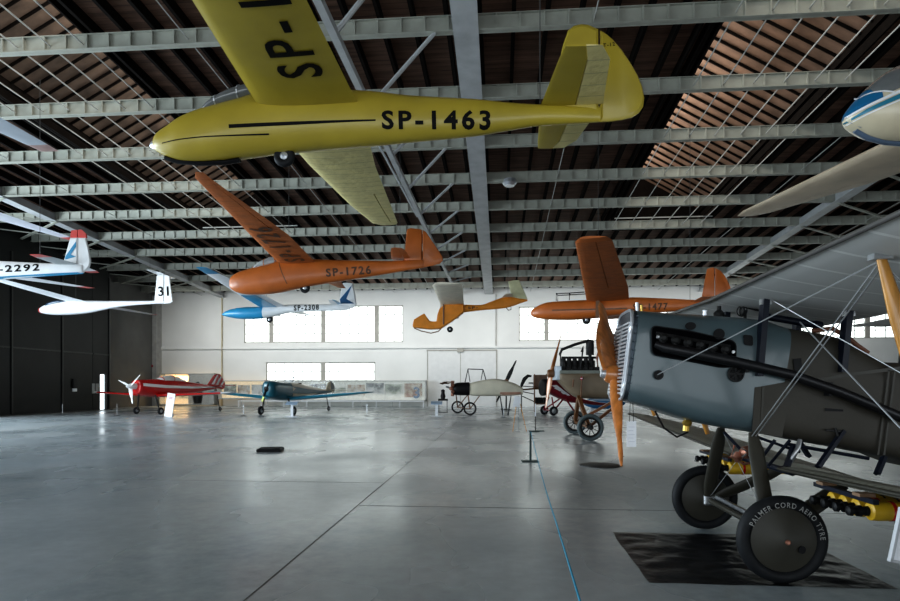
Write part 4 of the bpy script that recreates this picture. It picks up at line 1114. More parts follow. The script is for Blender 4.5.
for s in (secs, mirror_secs(secs)): wing_parts(g, Wing(s), M['teal_wing'], M['teal_wing'], [(2.6, 4.9)] if s is secs else [(-4.9, -2.6)])
wsn = MB()
for y0 in (-.26, .26): wsn.path([(2.15, y0, hz+.38), (2.4, y0*.9, hz+.66), (2.65, y0*.9, hz+.70), (2.95, y0, hz+.4)], .016, 6)
wsn.path([(2.4, -.235, hz+.66), (2.4, 0, hz+.72), (2.4, .235, hz+.66)], .016, 6); wsn.path([(2.65, -.235, hz+.70), (2.65, .235, hz+.70)], .016, 6)
wo = wsn.build('windscreen_frame', M['alu'], g)
MB().poly([(2.15, -.25, hz+.38), (2.4, -.23, hz+.66), (2.4, .23, hz+.66), (2.15, .25, hz+.38)]).build('windscreen', M['glass'], wo)
MB().lathe([(0, .28), (.03, .30), (.05, .26)], (3.1, 0, hz+.33), (0, 0, 1), 18).build('cockpit_rim', M['black'], g)
plate([(6.5, hz-.1), (6.9, hz+.42), (7.15, hz+.5), (7.2, hz-.1)], 0, .09).build('fin', M['cream'], g)
plate([(7.23, hz+.5), (7.5, hz+.4), (7.75, hz+.1), (7.7, hz-.2), (7.23, hz-.22)], 0, .07).build('rudder', mat('grey_rudder', (.25, .27, .28), .5), g)
tailplane(F, g, None, None, 1.5, hz-.08, 6.5, 7.5, .55, M['cream'], M['cream'], .2)
for y in (-.95, .95): leg_wheel(y, 1.05, hz-.5, .25, .15, .2)
tl = MB().tube((6.6, 0, hz-.25), (6.9, 0, .2), .03, seg=6).build('tail_leg', M['engine'], g); wheel(tl, (6.95, 0, .16), .16, .09)

# ---- early monoplane with beige body -----------------------------------------
O = on_floor(465, 415.2); F = Frame(O, R4)
g = thing('aeroplane', 'early beige monoplane with black cowl, king-post frame and spoked wheels', 'aeroplane', O, R4)
fz = fus_px(F, [(468, 383.6, 395, .32), (474, 382, 395.8, .36), (484, 380, 396, .38), (493, 378.8, 396, .38), (502, 379.6, 396, .35), (512, 382.5, 395.6, .30), (519, 385.6, 395, .24), (522.5, 388, 394.5, .20)], 3.2, 3)
fz.mesh(28).build('fabric_body', M['beige_fabric'], g, smooth=50)
strip_local(g, fz, [F.tr(500, 393.8, -.3), F.tr(521, 393, -.3)], [.18, .12], mat('pinkish_patch', (.52, .30, .22), .6), 'lower_patch')
cw = fus_px(F, [(453.5, 385, 394.5, .28), (456, 383, 395, .36), (462, 382.4, 395.4, .38), (469.5, 382.2, 395.4, .37)], 2.6, 3)
cw.mesh(24).build('cowl', M['black'], g, smooth=40)
x, z = F.tr(454, 388.5); en = MB()
for k in range(7):
    a = 2*PI*k/7; d = Vector((0, math.cos(a), math.sin(a))); en.tube(Vector((x-.08, 0, z))+d*.1, Vector((x-.08, 0, z))+d*.42, .085, .10, seg=8)
en.lathe([(-.18, .05), (-.1, .14), (.1, .14)], (x-.08, 0, z), (1, 0, 0), 12)
en.build('rotary_engine', M['copper'], g, smooth=40)
MB().tube((x-.1, 0, z), (F.tr(446, 384)[0], 0, z+.1), .05, seg=8).build('propeller_shaft', M['steel'], g)
px_ = F.tr(446, 383)[0]; zz = F.tr(446, 382.8)[1]
ph = MB().box((px_, 0, zz), (.12, .14, .14)).build('propeller_hub', M['wood_dark'], g)
for s in (-1, 1): blade((px_, 0, zz), Vector((.28*s, s, .04*s)), 1.2, .20, .06, (1, 0, 0), 45, 20).build('propeller_blade', M['wood_dark'], ph, smooth=50)
kp = MB()
def P3(px, py, y): a, b = F.tr(px, py, y); return (a, y, b)
for y in (-.3, .3):
    kp.path([P3(465, 382.5, y), P3(468, 369, y)], .028, 6); kp.path([P3(470, 382, y), P3(468, 369, y)], .022, 6)
    kp.path([P3(481, 380, y), P3(483, 369.5, y)], .022, 6); kp.path([P3(486, 380, y), P3(483, 369.5, y)], .028, 6); kp.path([P3(468, 369, y), P3(483, 369.5, y)], .028, 6)
kp.tube(P3(468, 369, -.3), P3(468, 369, .3), .022, seg=6); kp.tube(P3(483, 369.5, -.3), P3(483, 369.5, .3), .022, seg=6)
kp.build('king_post_frame', M['engine'], g)
for i, (px, py, bot) in enumerate(((470, 408.2, 415.3), (457.6, 407.3, 413.3))):
    P = on_floor(px, bot); l = Vector(((P-O).dot(F.ax), (P-O).dot(F.ay), 0)); R = (408.2-401.8 if i == 0 else 6.0)/600*34.5
    wheel(g, (l.x, l.y, .37), .37, .085, M['rubber'], M['engine'], spokes=10)
l0 = on_floor(470, 415.3)-O; l1 = on_floor(457.6, 413.3)-O
a0 = Vector((l0.dot(F.ax), l0.dot(F.ay), .36)); a1 = Vector((l1.dot(F.ax), l1.dot(F.ay), .36))
ug = MB(); ug.tube(a0, a1, .03, seg=8)
for a in (a0, a1):
    ug.tube(a, (a.x-.1, a.y*.45, 1.1), .035, seg=6); ug.tube(a, (a.x+.55, a.y*.45, 1.1), .03, seg=6)
ug.build('undercarriage', M['wood_dark'], g)
x, z = F.tr(495, 393)
secs = [(.3, x-2.0, z+.75, 1.9, .08, .05), (2.4, x-1.9, z+.8, 1.8, .08, .05)]
# rear lattice stay resting on the floor
ty = MB(); 
for y in (-.2, .2): ty.tube(P3(500, 395.5, y), (F.tr(503, 412)[0], y, 0.0), .03, seg=6); ty.tube(P3(511, 395.5, y), (F.tr(508, 412)[0], y, 0.0), .03, seg=6)
ty.build('tail_stay', M['engine'], g)
MB().tube(P3(521, 390, 0), P3(545, 387.5, .6), .045, seg=8).build('tail_boom', M['wood_dark'], g)
pass
# long propeller leaning behind it
D = 40.0; A_, B_ = W(516.3, 360.3, D), W(496.2, 402.5, D)
mid = (A_+B_)/2; dv = (A_-B_)/2
pr = thing('display_propeller', 'dark two-blade propeller standing tilted behind the beige monoplane', 'propeller', mid)
MB().lathe([(-.09, .16), (.09, .16)], (0, 0, 0), (0, 1, 0), 14).build('hub', M['wood_dark'], pr)
for s in (-1, 1): blade((0, 0, 0), dv*s, dv.length, .30, .08, (0, 1, 0), 30, 10).build('blade', M['engine'], pr, smooth=50)
MB().tube((0, .1, 0), (0, .35, -mid.z), .05, seg=8).span((-.35, .05, -mid.z), (.35, .65, -mid.z+.05)).build('stand', M['engine'], pr)

# ---- wooden engine test frame -----------------------------------------------------
O = on_floor(540, 411.8); F = Frame(O, R4)
g = thing('engine_stand', 'wooden frame with brown box, dark engine and curved propeller beside the beige monoplane tail', 'engine stand', O, R4)
fr = MB()
for y in (-.4, .4):
    for px in (534.5, 546.5): x, z = F.tr(px, 374, y); fr.bar((x, y, 0), (x, y, z), .07, .07)
    for py in (404, 389): x, z = F.tr(534, py, y); x2, _ = F.tr(547, py, y); fr.bar((x, y, z), (x2, y, z), .07, .07)
fr.build('frame', M['wood_dark'], g)
x, z = F.tr(534.8, 388.3, -.4); x2, z2 = F.tr(546, 374.8, -.4)
MB().span((x, -.42, z), (x2, .3, z2)).build('box', mat('brown_box', (.13, .075, .05), .6, noise=.4, scale=3), g, bevel=.02)
x, z = F.tr(535.5, 404.5, -.3); x2, z2 = F.tr(546, 396, -.3)
e = MB()
for k in range(4): e.lathe([(0, .09), (.08, .12), (.3, .10), (.42, .13), (.45, .06)], (x+.09+k*(x2-x-.18)/3, -.1, z), (0, 0, 1), 10)
e.span((x, -.3, z), (x2, .15, z+.14)); e.build('engine', M['engine'], g, smooth=40)
x, z = F.tr(531, 383); MB().tube((x-.15, 0, z), (F.tr(545, 383)[0], 0, z), .05, seg=8).build('shaft', M['steel'], g)
P0 = [F.tr(*p) for p in ((531.5, 376.2), (528, 375.8), (524.5, 379), (521.8, 384.5), (520.8, 389))]
bl = MB().path([Vector((p[0], 0, p[1])) for p in P0], [.06, .10, .13, .10, .03], 10, sq=.5).build('propeller_blade', M['engine'], g, smooth=60)
sk = MB()
for p, q in (((521, 386), (534, 387)), ((521.5, 391.5), (534, 394)), ((522, 396), (535, 402))):
    a, b = F.tr(*p), F.tr(*q); sk.tube((a[0], 0, a[1]), (b[0], 0, b[1]), .03, seg=6)
a = F.tr(521.5, 384); b = F.tr(521.5, 411); sk.tube((a[0], 0, a[1]), (a[0], 0, 0), .035, seg=6)
sk.build('brace', M['engine'], g)

# ---- dark red aeroplane -----------------------------------------------------------------
O = on_floor(549, 415.3); F = Frame(O, R4 + math.radians(18))
g = thing('aeroplane', 'dark red aeroplane with white side marking behind the pale wooden propeller', 'aeroplane', O, F.rz)
fz = fus_px(F, [(541.5, 380.5, 395, .36), (543, 379, 396, .42), (547, 378.6, 394, .45), (552, 378.8, 395, .46), (560, 383, 399, .45), (570, 390, 402.5, .40), (577, 396.5, 403, .36), (592, 401, 405, .22), (606, 403, 405.5, .08)], 2.8, 3)
fz.mesh(24, 0, 6).build('nose_cowl', M['black'], g, smooth=40)
fz.mesh(24, 5, None).build('fuselage', M['dark_red'], g, smooth=50)
mk = MB()
for pts in (((551, 385.5), (556, 385), (570, 395.5), (567, 395.5)), ((560, 392), (563, 390.5), (566, 394.5), (562.5, 394)), ((553, 388), (556.5, 387.6), (561, 391), (559, 391.2))):
    q = [F.tr(*p, -.4) for p in pts]; mk.poly([(a, -fz.side(a, b)-.03, b) for a, b in q])
mk.build('white_marking', M['white'], g)
x, z = F.tr(549, 411.3)
wl = wheel(g, (x, -.55, .26), .26, .14); wheel(g, (x+.1, .75, .26), .26, .14)
lg = MB()
for y, t in ((-.5, .3), (.7, .3)):
    lg.tube((x+.05, y, .28), (x+.1, t*y, 1.0), .045, seg=6); lg.tube((x+.05, y, .28), (x+.85, t*y, .95), .045, seg=6)
lg.tube((x+.05, -.5, .28), (x+.05, .7, .28), .04, seg=6)
x2, _ = F.tr(565, 398, -.3); lg.tube((x2, -.4, .9), (x2+.55, -.45, .15), .05, seg=6); lg.tube((x2+.55, -.45, .15), (x2+1.0, -.3, .8), .05, seg=6)
lg.build('undercarriage_struts', M['dark_red'], g)
MB().lathe([(0, .10), (.1, .16), (.22, .1)], (x2+.55, -.5, 0.14), (0, -1, 0), 12).build('red_fitting', M['dark_red'], g)

# ---- blue hull on white trestles, seen between the struts ----------------------------------
O = on_floor(600, 412.5); F = Frame(O, R4)
g = thing('float_hull', 'blue float with pale top on small white trestles behind the spoked wheels', 'float', O, R4)
x0, z0 = F.tr(583, 404); x1, z1 = F.tr(625, 404); zt, zb = F.tr(600, 397.5)[1], F.tr(600, 409)[1]
rows = [(x0, (zt+zb)/2+.08, x0, (zt+zb)/2-.05, .05), (x0+.3, zt-.08, x0+.3, zb+.14, .3), (x0+.8, zt, x0+.8, zb+.02, .42), (x0+1.6, zt+.02, x0+1.6, zb, .45), (x1-.4, zt-.05, x1-.4, zb+.1, .35), (x1, zt-.12, x1, zb+.3, .12)]
fz = Fus(rows, 3, 4); fz.mesh(20).build('hull', mat('float_blue', (.025, .16, .36), .35), g, smooth=50)
strip_local(g, fz, [(x0+.15, zt-.2), (x0+.8, zt-.1), (x1-.4, zt-.16)], [.08, .14, .12], M['case_blue'], 'pale_band')
for x in (x0+.6, x1-.7):
    MB().prism([(x-.28, -.3, 0), (x+.28, -.3, 0), (x+.14, -.3, zb+.04), (x-.14, -.3, zb+.04)], (0, .6, 0)).build('trestle', M['white_soft'], g)

# ---- brown-grey biplane fuselage with exposed engine -------------------------------------
O = W(590, 428, 19.0); O.z = 0; F = Frame(O, R4)
g = thing('aeroplane', 'brown-grey early aeroplane with exposed black engine and tall pale wooden propeller', 'aeroplane', O, R4)
fz = fus_px(F, [(558.5, 373.5, 379, .30), (561, 372, 381.5, .40), (566, 371.5, 387, .44), (572, 371.2, 393, .46), (580, 371, 398, .48), (590, 371, 398.8, .50), (610, 371, 399, .50), (640, 372, 398.5, .47), (680, 374, 396, .36), (740, 378, 391, .16), (775, 380, 387, .06)], 4.0, 3, y=-.4)
fz.mesh(28).build('fuselage', M['brown_grey'], g, smooth=40)
def y0p(px, py, y=0.0): a, b = F.tr(px, py, y); return Vector((a, y, b))
m = MB(); a, b = y0p(560, 373, -.42), y0p(600, 370, -.42)
m.span((a.x, -.43, a.z-.02), (b.x, .43, b.z-.01)); m.build('deck_rail', mat('grey_green_deck', (.22, .24, .21), .5), g, bevel=.01)
m = MB()
for k in range(6):
    c = y0p(563.5+5.6*k, 370.5); m.lathe([(0, .085), (.10, .085), (.12, .11), (.30, .11), (.32, .07), (.40, .06)], c, (0, 0, 1), 12)
    m.tube(c+Vector((.02, -.10, .28)), c+Vector((.02, -.24, .02)), .028, seg=6)
a, b = y0p(561.5, 369), y0p(598, 369); m.span((a.x, -.2, a.z-.12), (b.x, .2, a.z+.06)); m.tube(a+Vector((0, 0, .36)), b+Vector((0, 0, .36)), .035, seg=8)
m.build('engine', M['engine'], g, smooth=40)
MB().path([y0p(561, 361, -.12), y0p(560, 354, -.12), y0p(562, 349.5, -.12), y0p(575, 344.5, -.12), y0p(589.5, 340.3, -.12)], .045, 8).build('exhaust_pipe', M['engine'], g, smooth=60)
ra = y0p(590, 355, -.05); rb = y0p(590, 341, -.05)
MB().tube(ra, rb, .125, seg=16).tube(rb, rb+Vector((0, 0, .04)), .09, seg=12).tube(ra, ra-Vector((0, 0, .25)), .05, seg=8).build('header_tank', M['engine'], g, smooth=40)
MB().tube(y0p(580.5, 369, -.2), y0p(582.6, 352, -.2), .025, seg=6).tube(y0p(582, 352, -.2), y0p(583.2, 346, -.2), .05, .01, seg=6).build('valve_rod', M['engine'], g)
MB().path([y0p(598, 369, -.1), y0p(597, 358, -.1), y0p(600, 348, -.1)], .04, 6).build('rear_pipe', M['copper'], g)
a = y0p(556.5, 380, -.43); b = y0p(562, 366, -.43)
MB().span((a.x, -.36, a.z), (b.x, .36, b.z)).build('radiator', mat('pale_radiator', (.55, .62, .68), .35, metal=.3), g, bevel=.02)
for px, t, bt in ((581.7, 378.5, 397), (573.5, 379.5, 387)):
    lv = MB().tube(y0p(px-.8, bt, -.53), y0p(px, t, -.53), .025, seg=6).build('side_lever', M['wood_dark'], g)
    if px > 580: MB().lathe([(-.05, .02), (0, .075), (.05, .02)], y0p(px, t, -.53), (1, 0, 0), 12).build('lever_knob', M['dark_red'], lv)
# propeller
h = y0p(551, 373.5); hb = MB().lathe([(-.11, .10), (-.07, .13), (.07, .13), (.11, .10)], h, (1, 0, 0), 16).build('propeller_hub', M['wood_dark'], g, smooth=40)
MB().tube(h, y0p(562, 373.5), .05, seg=8).build('propeller_shaft', M['steel'], g)
for tip in ((561, 335.2, .30), (545.8, 408, -.15)):
    t = y0p(tip[0], tip[1]) - h
    blade(h, t, t.length, .19, .07, (1, 0, 0), 48, 42).build('propeller_blade', M['wood'], hb, smooth=50)
# wheels
for (px, py, bot, y) in ((590.3, 428, 441, -1), (575, 420.5, 434, 1)):
    P = on_floor(px, bot) - O; l = Vector((P.dot(F.ax), P.dot(F.ay), .42))
    wo = MB().torus((l.x, l.y, .40), (0, 1, 0), .345, .055, 30, 8).build('wheel', M['rubber_grey'], g, smooth=60)
    hm = MB().torus((l.x, l.y, .40), (0, 1, 0), .27, .03, 26, 6).lathe([(-.12, .07), (.12, .07)], (l.x, l.y, .40), (0, 1, 0), 14)
    for k in range(10):
        a = 2*PI*k/10+.2; d = Vector((math.cos(a), 0, math.sin(a))); hm.tube((l.x, l.y, .40), Vector((l.x, l.y, .40))+d*.29, .010, seg=4)
    hm.build('spokes', M['engine'], wo)
    if y < 0: ln = l
    else: lf = l
ug = MB(); ug.tube((ln.x, ln.y, .40), (lf.x, lf.y, .40), .05, seg=10); ug.build('axle', M['wood_dark'], g)
for l, k in ((ln, -.42), (lf, .42)):
    t = y0p(578.5, 397, k); MB().bar((l.x-.02, l.y*.9, .45), (t.x, k, t.z), .10, .16, up=(0, 1, 0)).build('front_strut', M['wood_dark'], g)
    MB().bar((l.x, l.y*.9, .42), (l.x+1.25, k, 1.22), .08, .12, up=(0, 1, 0)).build('rear_strut', mat('brown_strut', (.20, .075, .03), .4), g)

# ---- small things on the floor ----------------------------------------------------------------
P = on_floor(270.5, 451)
b = thing('floor_box', 'flat black metal box lying alone on the open concrete floor', 'box', P, R4+.12)
MB().span((-.29, -.28, 0), (.29, .28, .075)).build('casing', M['black'], b, bevel=.012)
m = MB()
for k in range(7): m.span((-.25, -.24+k*.075, .075), (.25, -.21+k*.075, .085))
m.build('grille', M['engine'], b)
P = on_floor(600, 465.5)
dr = tag(MB().lathe([(0, .41), (.012, .41), (.02, .39), (.02, .02)], (0, 0, 0), (0, 0, 1), 40).build('drip_tray', mat('dark_tray', (.045, .05, .05), .5), smooth=30), 'round dark flat plate on the floor below the Bristol-type propeller tip'.replace('Bristol-type ', 'brown '), 'tray')
dr.location = P
# white info boards
P = on_floor(168.7, 417)
ib = thing('info_board', 'tall narrow white information board leaning before the red low-wing aeroplane', 'board', P, R4)
R = Matrix.Rotation(math.radians(9), 3, 'Y')
MB().box((0.06, 0, .62), (.40, .04, 1.24), R).build('panel', M['paper'], ib)
m = MB()
for k in range(5): m.box((0.06+.0*k, -.025, .62), (.01, .002, .01))
m = MB(); m.box(Vector((0.06, -.022, .62))+R@Vector((0, 0, .38)), (.18, .004, .16), R); m.build('printed_mark', mat('pink_print', (.65, .45, .50), .6), ib)
MB().bar((.02, .05, .7), (.02, .42, 0), .04, .03).build('prop_leg', M['alu'], ib)
def lectern(px, bot, label, h=.72, wd=.6):
    P = on_floor(px, bot)
    t = thing('info_stand', label, 'info stand', P, R4, 'low info stands')
    MB().box((0, 0, h), (wd, .4, .04), Matrix.Rotation(math.radians(18), 3, 'X')).build('sloping_panel', M['case_blue'], t)
    MB().span((-.07, -.03, .03), (.07, .03, h)).build('pedestal', M['white_soft'], t)
    MB().span((-.36, -.2, 0), (.36, .2, .03)).build('base', M['alu'], t)
lectern(436.6, 416.3, 'low blue-topped info stand at the left of the beige monoplane')
lectern(292, 416.8, 'low blue-topped info stand under the wing of the teal aeroplane')
# easel with white sheet
P = on_floor(519, 431.5); F = Frame(P, R4)
ez = thing('easel', 'thin-legged easel holding a white sheet before the beige monoplane tail', 'easel', P, R4)
for a, b in (((512.8, 432), (516.5, 404)), ((526.5, 431.5), (520.5, 404)), ((520, 427), (519, 404))):
    p, q = F.tr(*a), F.tr(*b); yy = 0.55 if a[0] == 520 else 0
    MB().tube((p[0], yy, 0), (q[0], 0.03, q[1]), .014, seg=6).build('leg', M['wood_light'] if yy == 0 else M['alu'], ez)
q = [F.tr(*p) for p in ((512.6, 406.5), (519.3, 407), (521, 396.4), (514.6, 396))]
MB().prism([(a, 0, b) for a, b in q], (0, -.02, 0)).build('sheet', M['paper'], ez)
# rope posts
def post(px, bot, h, label, r=.012, base=.16, grp='thin barrier posts'):
    P = on_floor(px, bot)
    t = thing('barrier_post', label, 'barrier post', P, R4, grp)
    MB().tube((0, 0, .02), (0, 0, h), r, seg=8).build('pole', M['alu'], t)
    MB().lathe([(0, base), (.015, base), (.035, .03)], (0, 0, 0), (0, 0, 1), 20).build('base', M['engine'], t, smooth=40)
    return t
for px, bot, h, l in ((62.5, 415.2, .62, 'thin barrier post in front of the dark hangar door'), (117, 415.6, .65, 'thin barrier post beside the bright doorway and red aeroplane'),
    (243.5, 415.8, .65, 'thin barrier post between the red and the teal aeroplanes'), (367, 416, .65, 'thin barrier post right of the teal aeroplane tail wheel'), (503.5, 417.5, .55, 'thin barrier post under the beige monoplane body')):
    post(px, bot, h, l)
# nearer green steel stand with flat top plate, the blue cord starts here
P = on_floor(530.5, 461.5); F = Frame(P, R4)
st = thing('barrier_stand', 'grey-green steel barrier stand with flat top arm where the blue cord starts', 'barrier stand', P, R4)
zt = F.tr(530, 431.5)[1]
MB().span((-.02, -.02, .02), (.02, .02, zt)).build('pole', M['stand_green'], st)
MB().span((-.03, -.06, zt), (.29, .06, zt+.02)).build('top_arm', M['stand_green'], st)
MB().span((-.19, -.14, 0), (.16, .14, .02)).build('base', M['stand_green'], st)
P2 = on_floor(535.5, 432)
sp2 = thing('barrier_post', 'tall thin black and white post just behind the grey-green barrier stand', 'barrier post', P2, R4)
MB().tube((0, 0, 0.02), (0, 0, .55), .016, seg=8).build('lower_pole', M['black'], sp2)
MB().tube((0, 0, .55), (0, 0, 1.0), .022, seg=8).build('upper_pole', M['paper'], sp2)
MB().lathe([(0, .14), (.015, .14), (.03, .03)], (0, 0, 0), (0, 0, 1), 18).build('base', M['engine'], sp2)
A = F.world((0, -.03, zt)); pts = []
for px, py, d in ((531.5, 434, 12.9), (538, 461, 9.6), (546.5, 492, 6.7), (556, 522, 5.0), (568, 561, 3.7), (580, 601, 2.95), (592, 640, 2.4)): pts.append(W(px, py, d))
pts[0] = A
rp = tag(MB().path([Vector(p) for p in catmull([tuple(p) for p in pts], 6)], .006, 6).build('barrier_rope', M['blue_rope']), 'thin blue cord running from the grey-green stand towards the viewer', 'cord')
# near end of the cord is tied to a post like the others, below the frame
e = pts[-1]; ps = thing('barrier_stand', 'grey-green steel post holding the near end of the blue cord', 'barrier stand', (e.x, e.y-.02, 0), 0)
MB().span((-.02, -.02, 0), (.02, .02, e.z+.02)).build('pole', M['stand_green'], ps); MB().span((-.16, -.12, 0), (.16, .12, .02)).build('base', M['stand_green'], ps)
# little seated exhibit left of the monoplane
P = on_floor(443, 412.5)
ex = thing('engine_exhibit', 'small dark engine exhibit on a thin stand at the left of the beige monoplane nose', 'exhibit', P, R4)
m = MB().lathe([(0, .12), (.2, .16), (.4, .10), (.55, .13), (.62, .03)], (0, 0, .80), (0, 0, 1), 12); m.span((-.3, -.1, .72), (.3, .1, .84)); m.build('engine_block', M['engine'], ex, smooth=40)
m = MB(); 
for x in (-.25, .25): m.tube((x, 0, 0), (x, 0, .72), .025, seg=6)
m.span((-.3, -.15, 0), (.3, .15, .03)); m.build('stand', M['engine'], ex)
# ================================================================ large grey and olive biplane in the right foreground
BO = Vector((2.31, 6.08, 0)); B = Frame(BO, 0.0)
g = thing('biplane', 'large grey and olive biplane with brown propeller standing in the right foreground', 'biplane', BO, 0)
def n3(px, py, y=-.4): a, b = B.tr(px, py, y); return Vector((a, y, b))
pairs = [((638, 309), (628.5, 400.5), .36), ((641, 309.3), (631, 402), .385), ((662, 311), (655, 409), .40), ((710, 314), (700, 423), .41), ((762, 318.5), (735, 430), .42), ((788.5, 326.5), (773, 436), .42), ((831, 334), (815, 444.5), .42), ((852, 342.5), (840, 448.5), .42), ((868, 352), (858, 452), .41), ((884, 361), (875, 455.5), .41), ((905, 362), (900, 460), .40), ((960, 366), (955, 470), .36)]
rows = []
for t, b, hw in pairs:
    xt, zt = B.tr(*t, -.30); xb, zb = B.tr(*b, -.38); rows.append((xt, zt, xb, zb, hw))
xl, zl = rows[-1][0], rows[-1][1]
rows += [(xl+1.6, zl-.10, xl+1.6, zl-.55, .26), (xl+3.1, zl-.22, xl+3.1, zl-.5, .08)]
fz = Fus(rows, 5.0, 3, nb=7.0)
kc = 15
fz.mesh(48, 0, kc+1).build('cowling', M['cowl'], g, smooth=40)
fz.mesh(48, kc, None).build('rear_fuselage', M['olive_fabric'], g, smooth=40)
def flat(pts, y, m, name, parent, th=.004):
    q = [Vector((B.tr(*p, y)[0], y, B.tr(*p, y)[1])) for p in pts]
    return MB().prism(q, (0, -th, 0)).build(name, m, parent)
YS = -.421
flat([(754.5, 387.5), (772, 384.5), (786, 381.8), (792, 382), (782, 437), (752, 432)], YS, M['olive_fabric'], 'side_panel', g)
# lacing edges on the fabric
flat([(762, 387), (764.5, 386.5), (762, 433.5), (759.8, 433)], YS-.006, M['olive'], 'lacing_strip', g)
flat([(803, 381.5), (850, 372.5), (900, 366.5), (900, 370), (850, 376), (803, 385)], YS-.004, M['olive'], 'longeron_edge', g)
for px in (894, 888): flat([(px, 370), (px+2, 370), (px-9, 455), (px-11, 455)], YS-.004, M['olive'], 'rib_edge', g)
# engine opening, recessed look by dark panel, cylinders and pipes in front of it
def rounded(pts, r=.25, n=5):
    out = []; P = [Vector(p) for p in pts]; k = len(P)
    for i in range(k):
        a, b, c = P[i-1], P[i], P[(i+1) % k]
        d1 = min(r, (a-b).length*.45); d2 = min(r, (c-b).length*.45)
        u = b+(a-b).normalized()*d1; v = b+(c-b).normalized()*d2
        for j in range(n+1): t = j/n; out.append(u*(1-t)**2+b*2*t*(1-t)+v*t*t)
    return out
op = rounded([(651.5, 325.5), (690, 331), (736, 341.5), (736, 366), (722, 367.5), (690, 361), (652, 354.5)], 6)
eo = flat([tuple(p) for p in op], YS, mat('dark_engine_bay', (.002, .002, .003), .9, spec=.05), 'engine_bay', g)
mb = MB(); q = [n3(*p, YS-.008) for p in op]; mb.path(q+[q[0]], .007, 5); mb.build('opening_rim', M['black'], eo)
m = MB()
for k in range(6):
    px = 663+12.5*k; py = 338+2.3*k
    m.lathe([(-.04, .03), (.01, .045), (.03, .02)], n3(px, py, YS-.02), (0, -1, 0), 10)
    m.tube(n3(px-2, py+1, YS-.02), n3(px+2, py+13, YS-.03), .022, seg=8)
m.tube(n3(656, 333, YS-.012), n3(730, 346.5, YS-.012), .016, seg=6); m.build('engine_block', M['engine'], eo, smooth=40)
MB().lathe([(0, .018), (.01, .02), (.02, .008)], n3(658, 337, YS-.02), (0, -1, 0), 8).lathe([(0, .02), (.012, .02), (.02, .006)], n3(674, 346, YS-.03), (0, -1, 0), 8).lathe([(0, .015), (.012, .015)], n3(733, 352, YS-.02), (0, -1, 0), 8).build('engine_studs', M['steel'], eo)
MB().path([n3(655, 344, YS-.03), n3(664, 347.5, YS-.05), n3(700, 354.5, YS-.06), n3(722, 359, YS-.07), n3(745, 364, YS-.08), n3(790, 374.5, YS-.09), n3(840, 392, YS-.09), n3(905, 419, YS-.09)], [.03, .045, .05, .05, .045, .045, .045, .045], 14).build('exhaust_pipe', mat('dark_exhaust', (.016, .016, .018), .4, metal=.4), g, smooth=60)
for px, py in ((745, 366), (828, 389)): MB().box(n3(px, py, YS-.04), (.03, .10, .12)).build('pipe_bracket', M['black'], g)
# round and square access holes
def hole(px, py, r, name='access_hole', sx=1.0, rot=0):
    o = n3(px, py, YS-.003); mm = MB()
    mm.prism([o+Vector((math.cos(a)*r*sx, 0, math.sin(a)*r)) for a in (2*PI*k/20 for k in range(20))], (0, -.004, 0)); return mm.build(name, M['black'], g)
hole(690.5, 326, .036, sx=1.35); hole(658.5, 375, .045); hole(719, 334, .05)
f = hole(736, 374, .072)
m = MB(); o = n3(736, 374, YS-.012)
for k in range(4): a = PI*k/4; d = Vector((math.cos(a), 0, math.sin(a)))*.06; m.tube(o-d, o+d, .008, seg=5)
m.torus(o, (0, 1, 0), .068, .008, 20, 6); m.build('fan_cross', M['engine'], f)
flat([tuple(p) for p in rounded([(743, 334.5), (752.5, 335.5), (753, 346), (744, 345)], 2.5)], YS-.003, M['black'], 'square_port', g)
MB().tube(n3(656, 377, YS-.01), n3(661, 373.5, YS-.02), .008, seg=5).build('hole_link', M['engine'], g)
flat([(793, 359), (801, 358), (802, 368), (794.5, 373)], YS-.008, M['black'], 'foot_hole', g)
flat([(825, 408), (843, 409.5), (843, 411.5), (825, 411)], YS-.006, M['black'], 'step_slot', g)
# radiator front: frame and shutters
r0 = fz.rows[0]; ring = fz.ring(r0, 48)
ax = Vector((r0[0]-r0[2], 0, r0[1]-r0[3])).normalized(); nn = Vector((-ax.z, 0, ax.x))       # nn points forward
if nn.x > 0: nn = -nn
m = MB(); m.rings([ring, [p+nn*.05 for p in ring]]); m.build('radiator', M['radiator'], g, smooth=40)
cz = (r0[1]+r0[3])/2; cxm = (r0[0]+r0[2])/2; hh = (Vector((r0[0], 0, r0[1]))-Vector((r0[2], 0, r0[3]))).length/2
ro = [o for o in g.children if o.name.startswith('radiator')][0]
m = MB(); C_ = Vector((cxm, 0, cz))+nn*.055
for s in (-1, 1):
    for k in range(19):
        v = -hh+.06+k*(2*hh-.20)/18
        m.box(C_+ax*v+Vector((0, s*.17, 0)), (.035, .30, .02), Matrix((nn, Vector((0, 1, 0)), ax)).transposed())
    for yy in (.02, .335): m.box(C_+Vector((0, s*yy, 0))+nn*.012-ax*.06, (.012, .016, 2*hh-.2), Matrix((nn, Vector((0, 1, 0)), ax)).transposed())
m.build('shutter_slats', M['alu'], ro)
rm = MB(); q = [p+nn*.05 for p in ring]; rm.path(q+[q[0]], .016, 6); rm.build('radiator_rim', M['alu'], ro)
m = MB()
for k in range(11): p = n3(637.5-.95*k, 316+8.4*k, -.385); m.lathe([(0, .010), (.02, .008)], p, (0, -1, 0), 6)
m.build('rivets', M['radiator'], ro)
MB().tube(n3(637.5, 311, -.05), n3(637, 302.5, -.05), .016, seg=8).build('filler_cap', M['alu'], g)
MB().tube(n3(642, 311, .0), n3(641.5, 305, .0), .012, seg=8).build('vent_pipe', M['brass'], g)
MB().tube(n3(705.5, 316, 0), n3(705.5, 310.5, 0), .025, seg=8).build('cap', M['alu'], g)
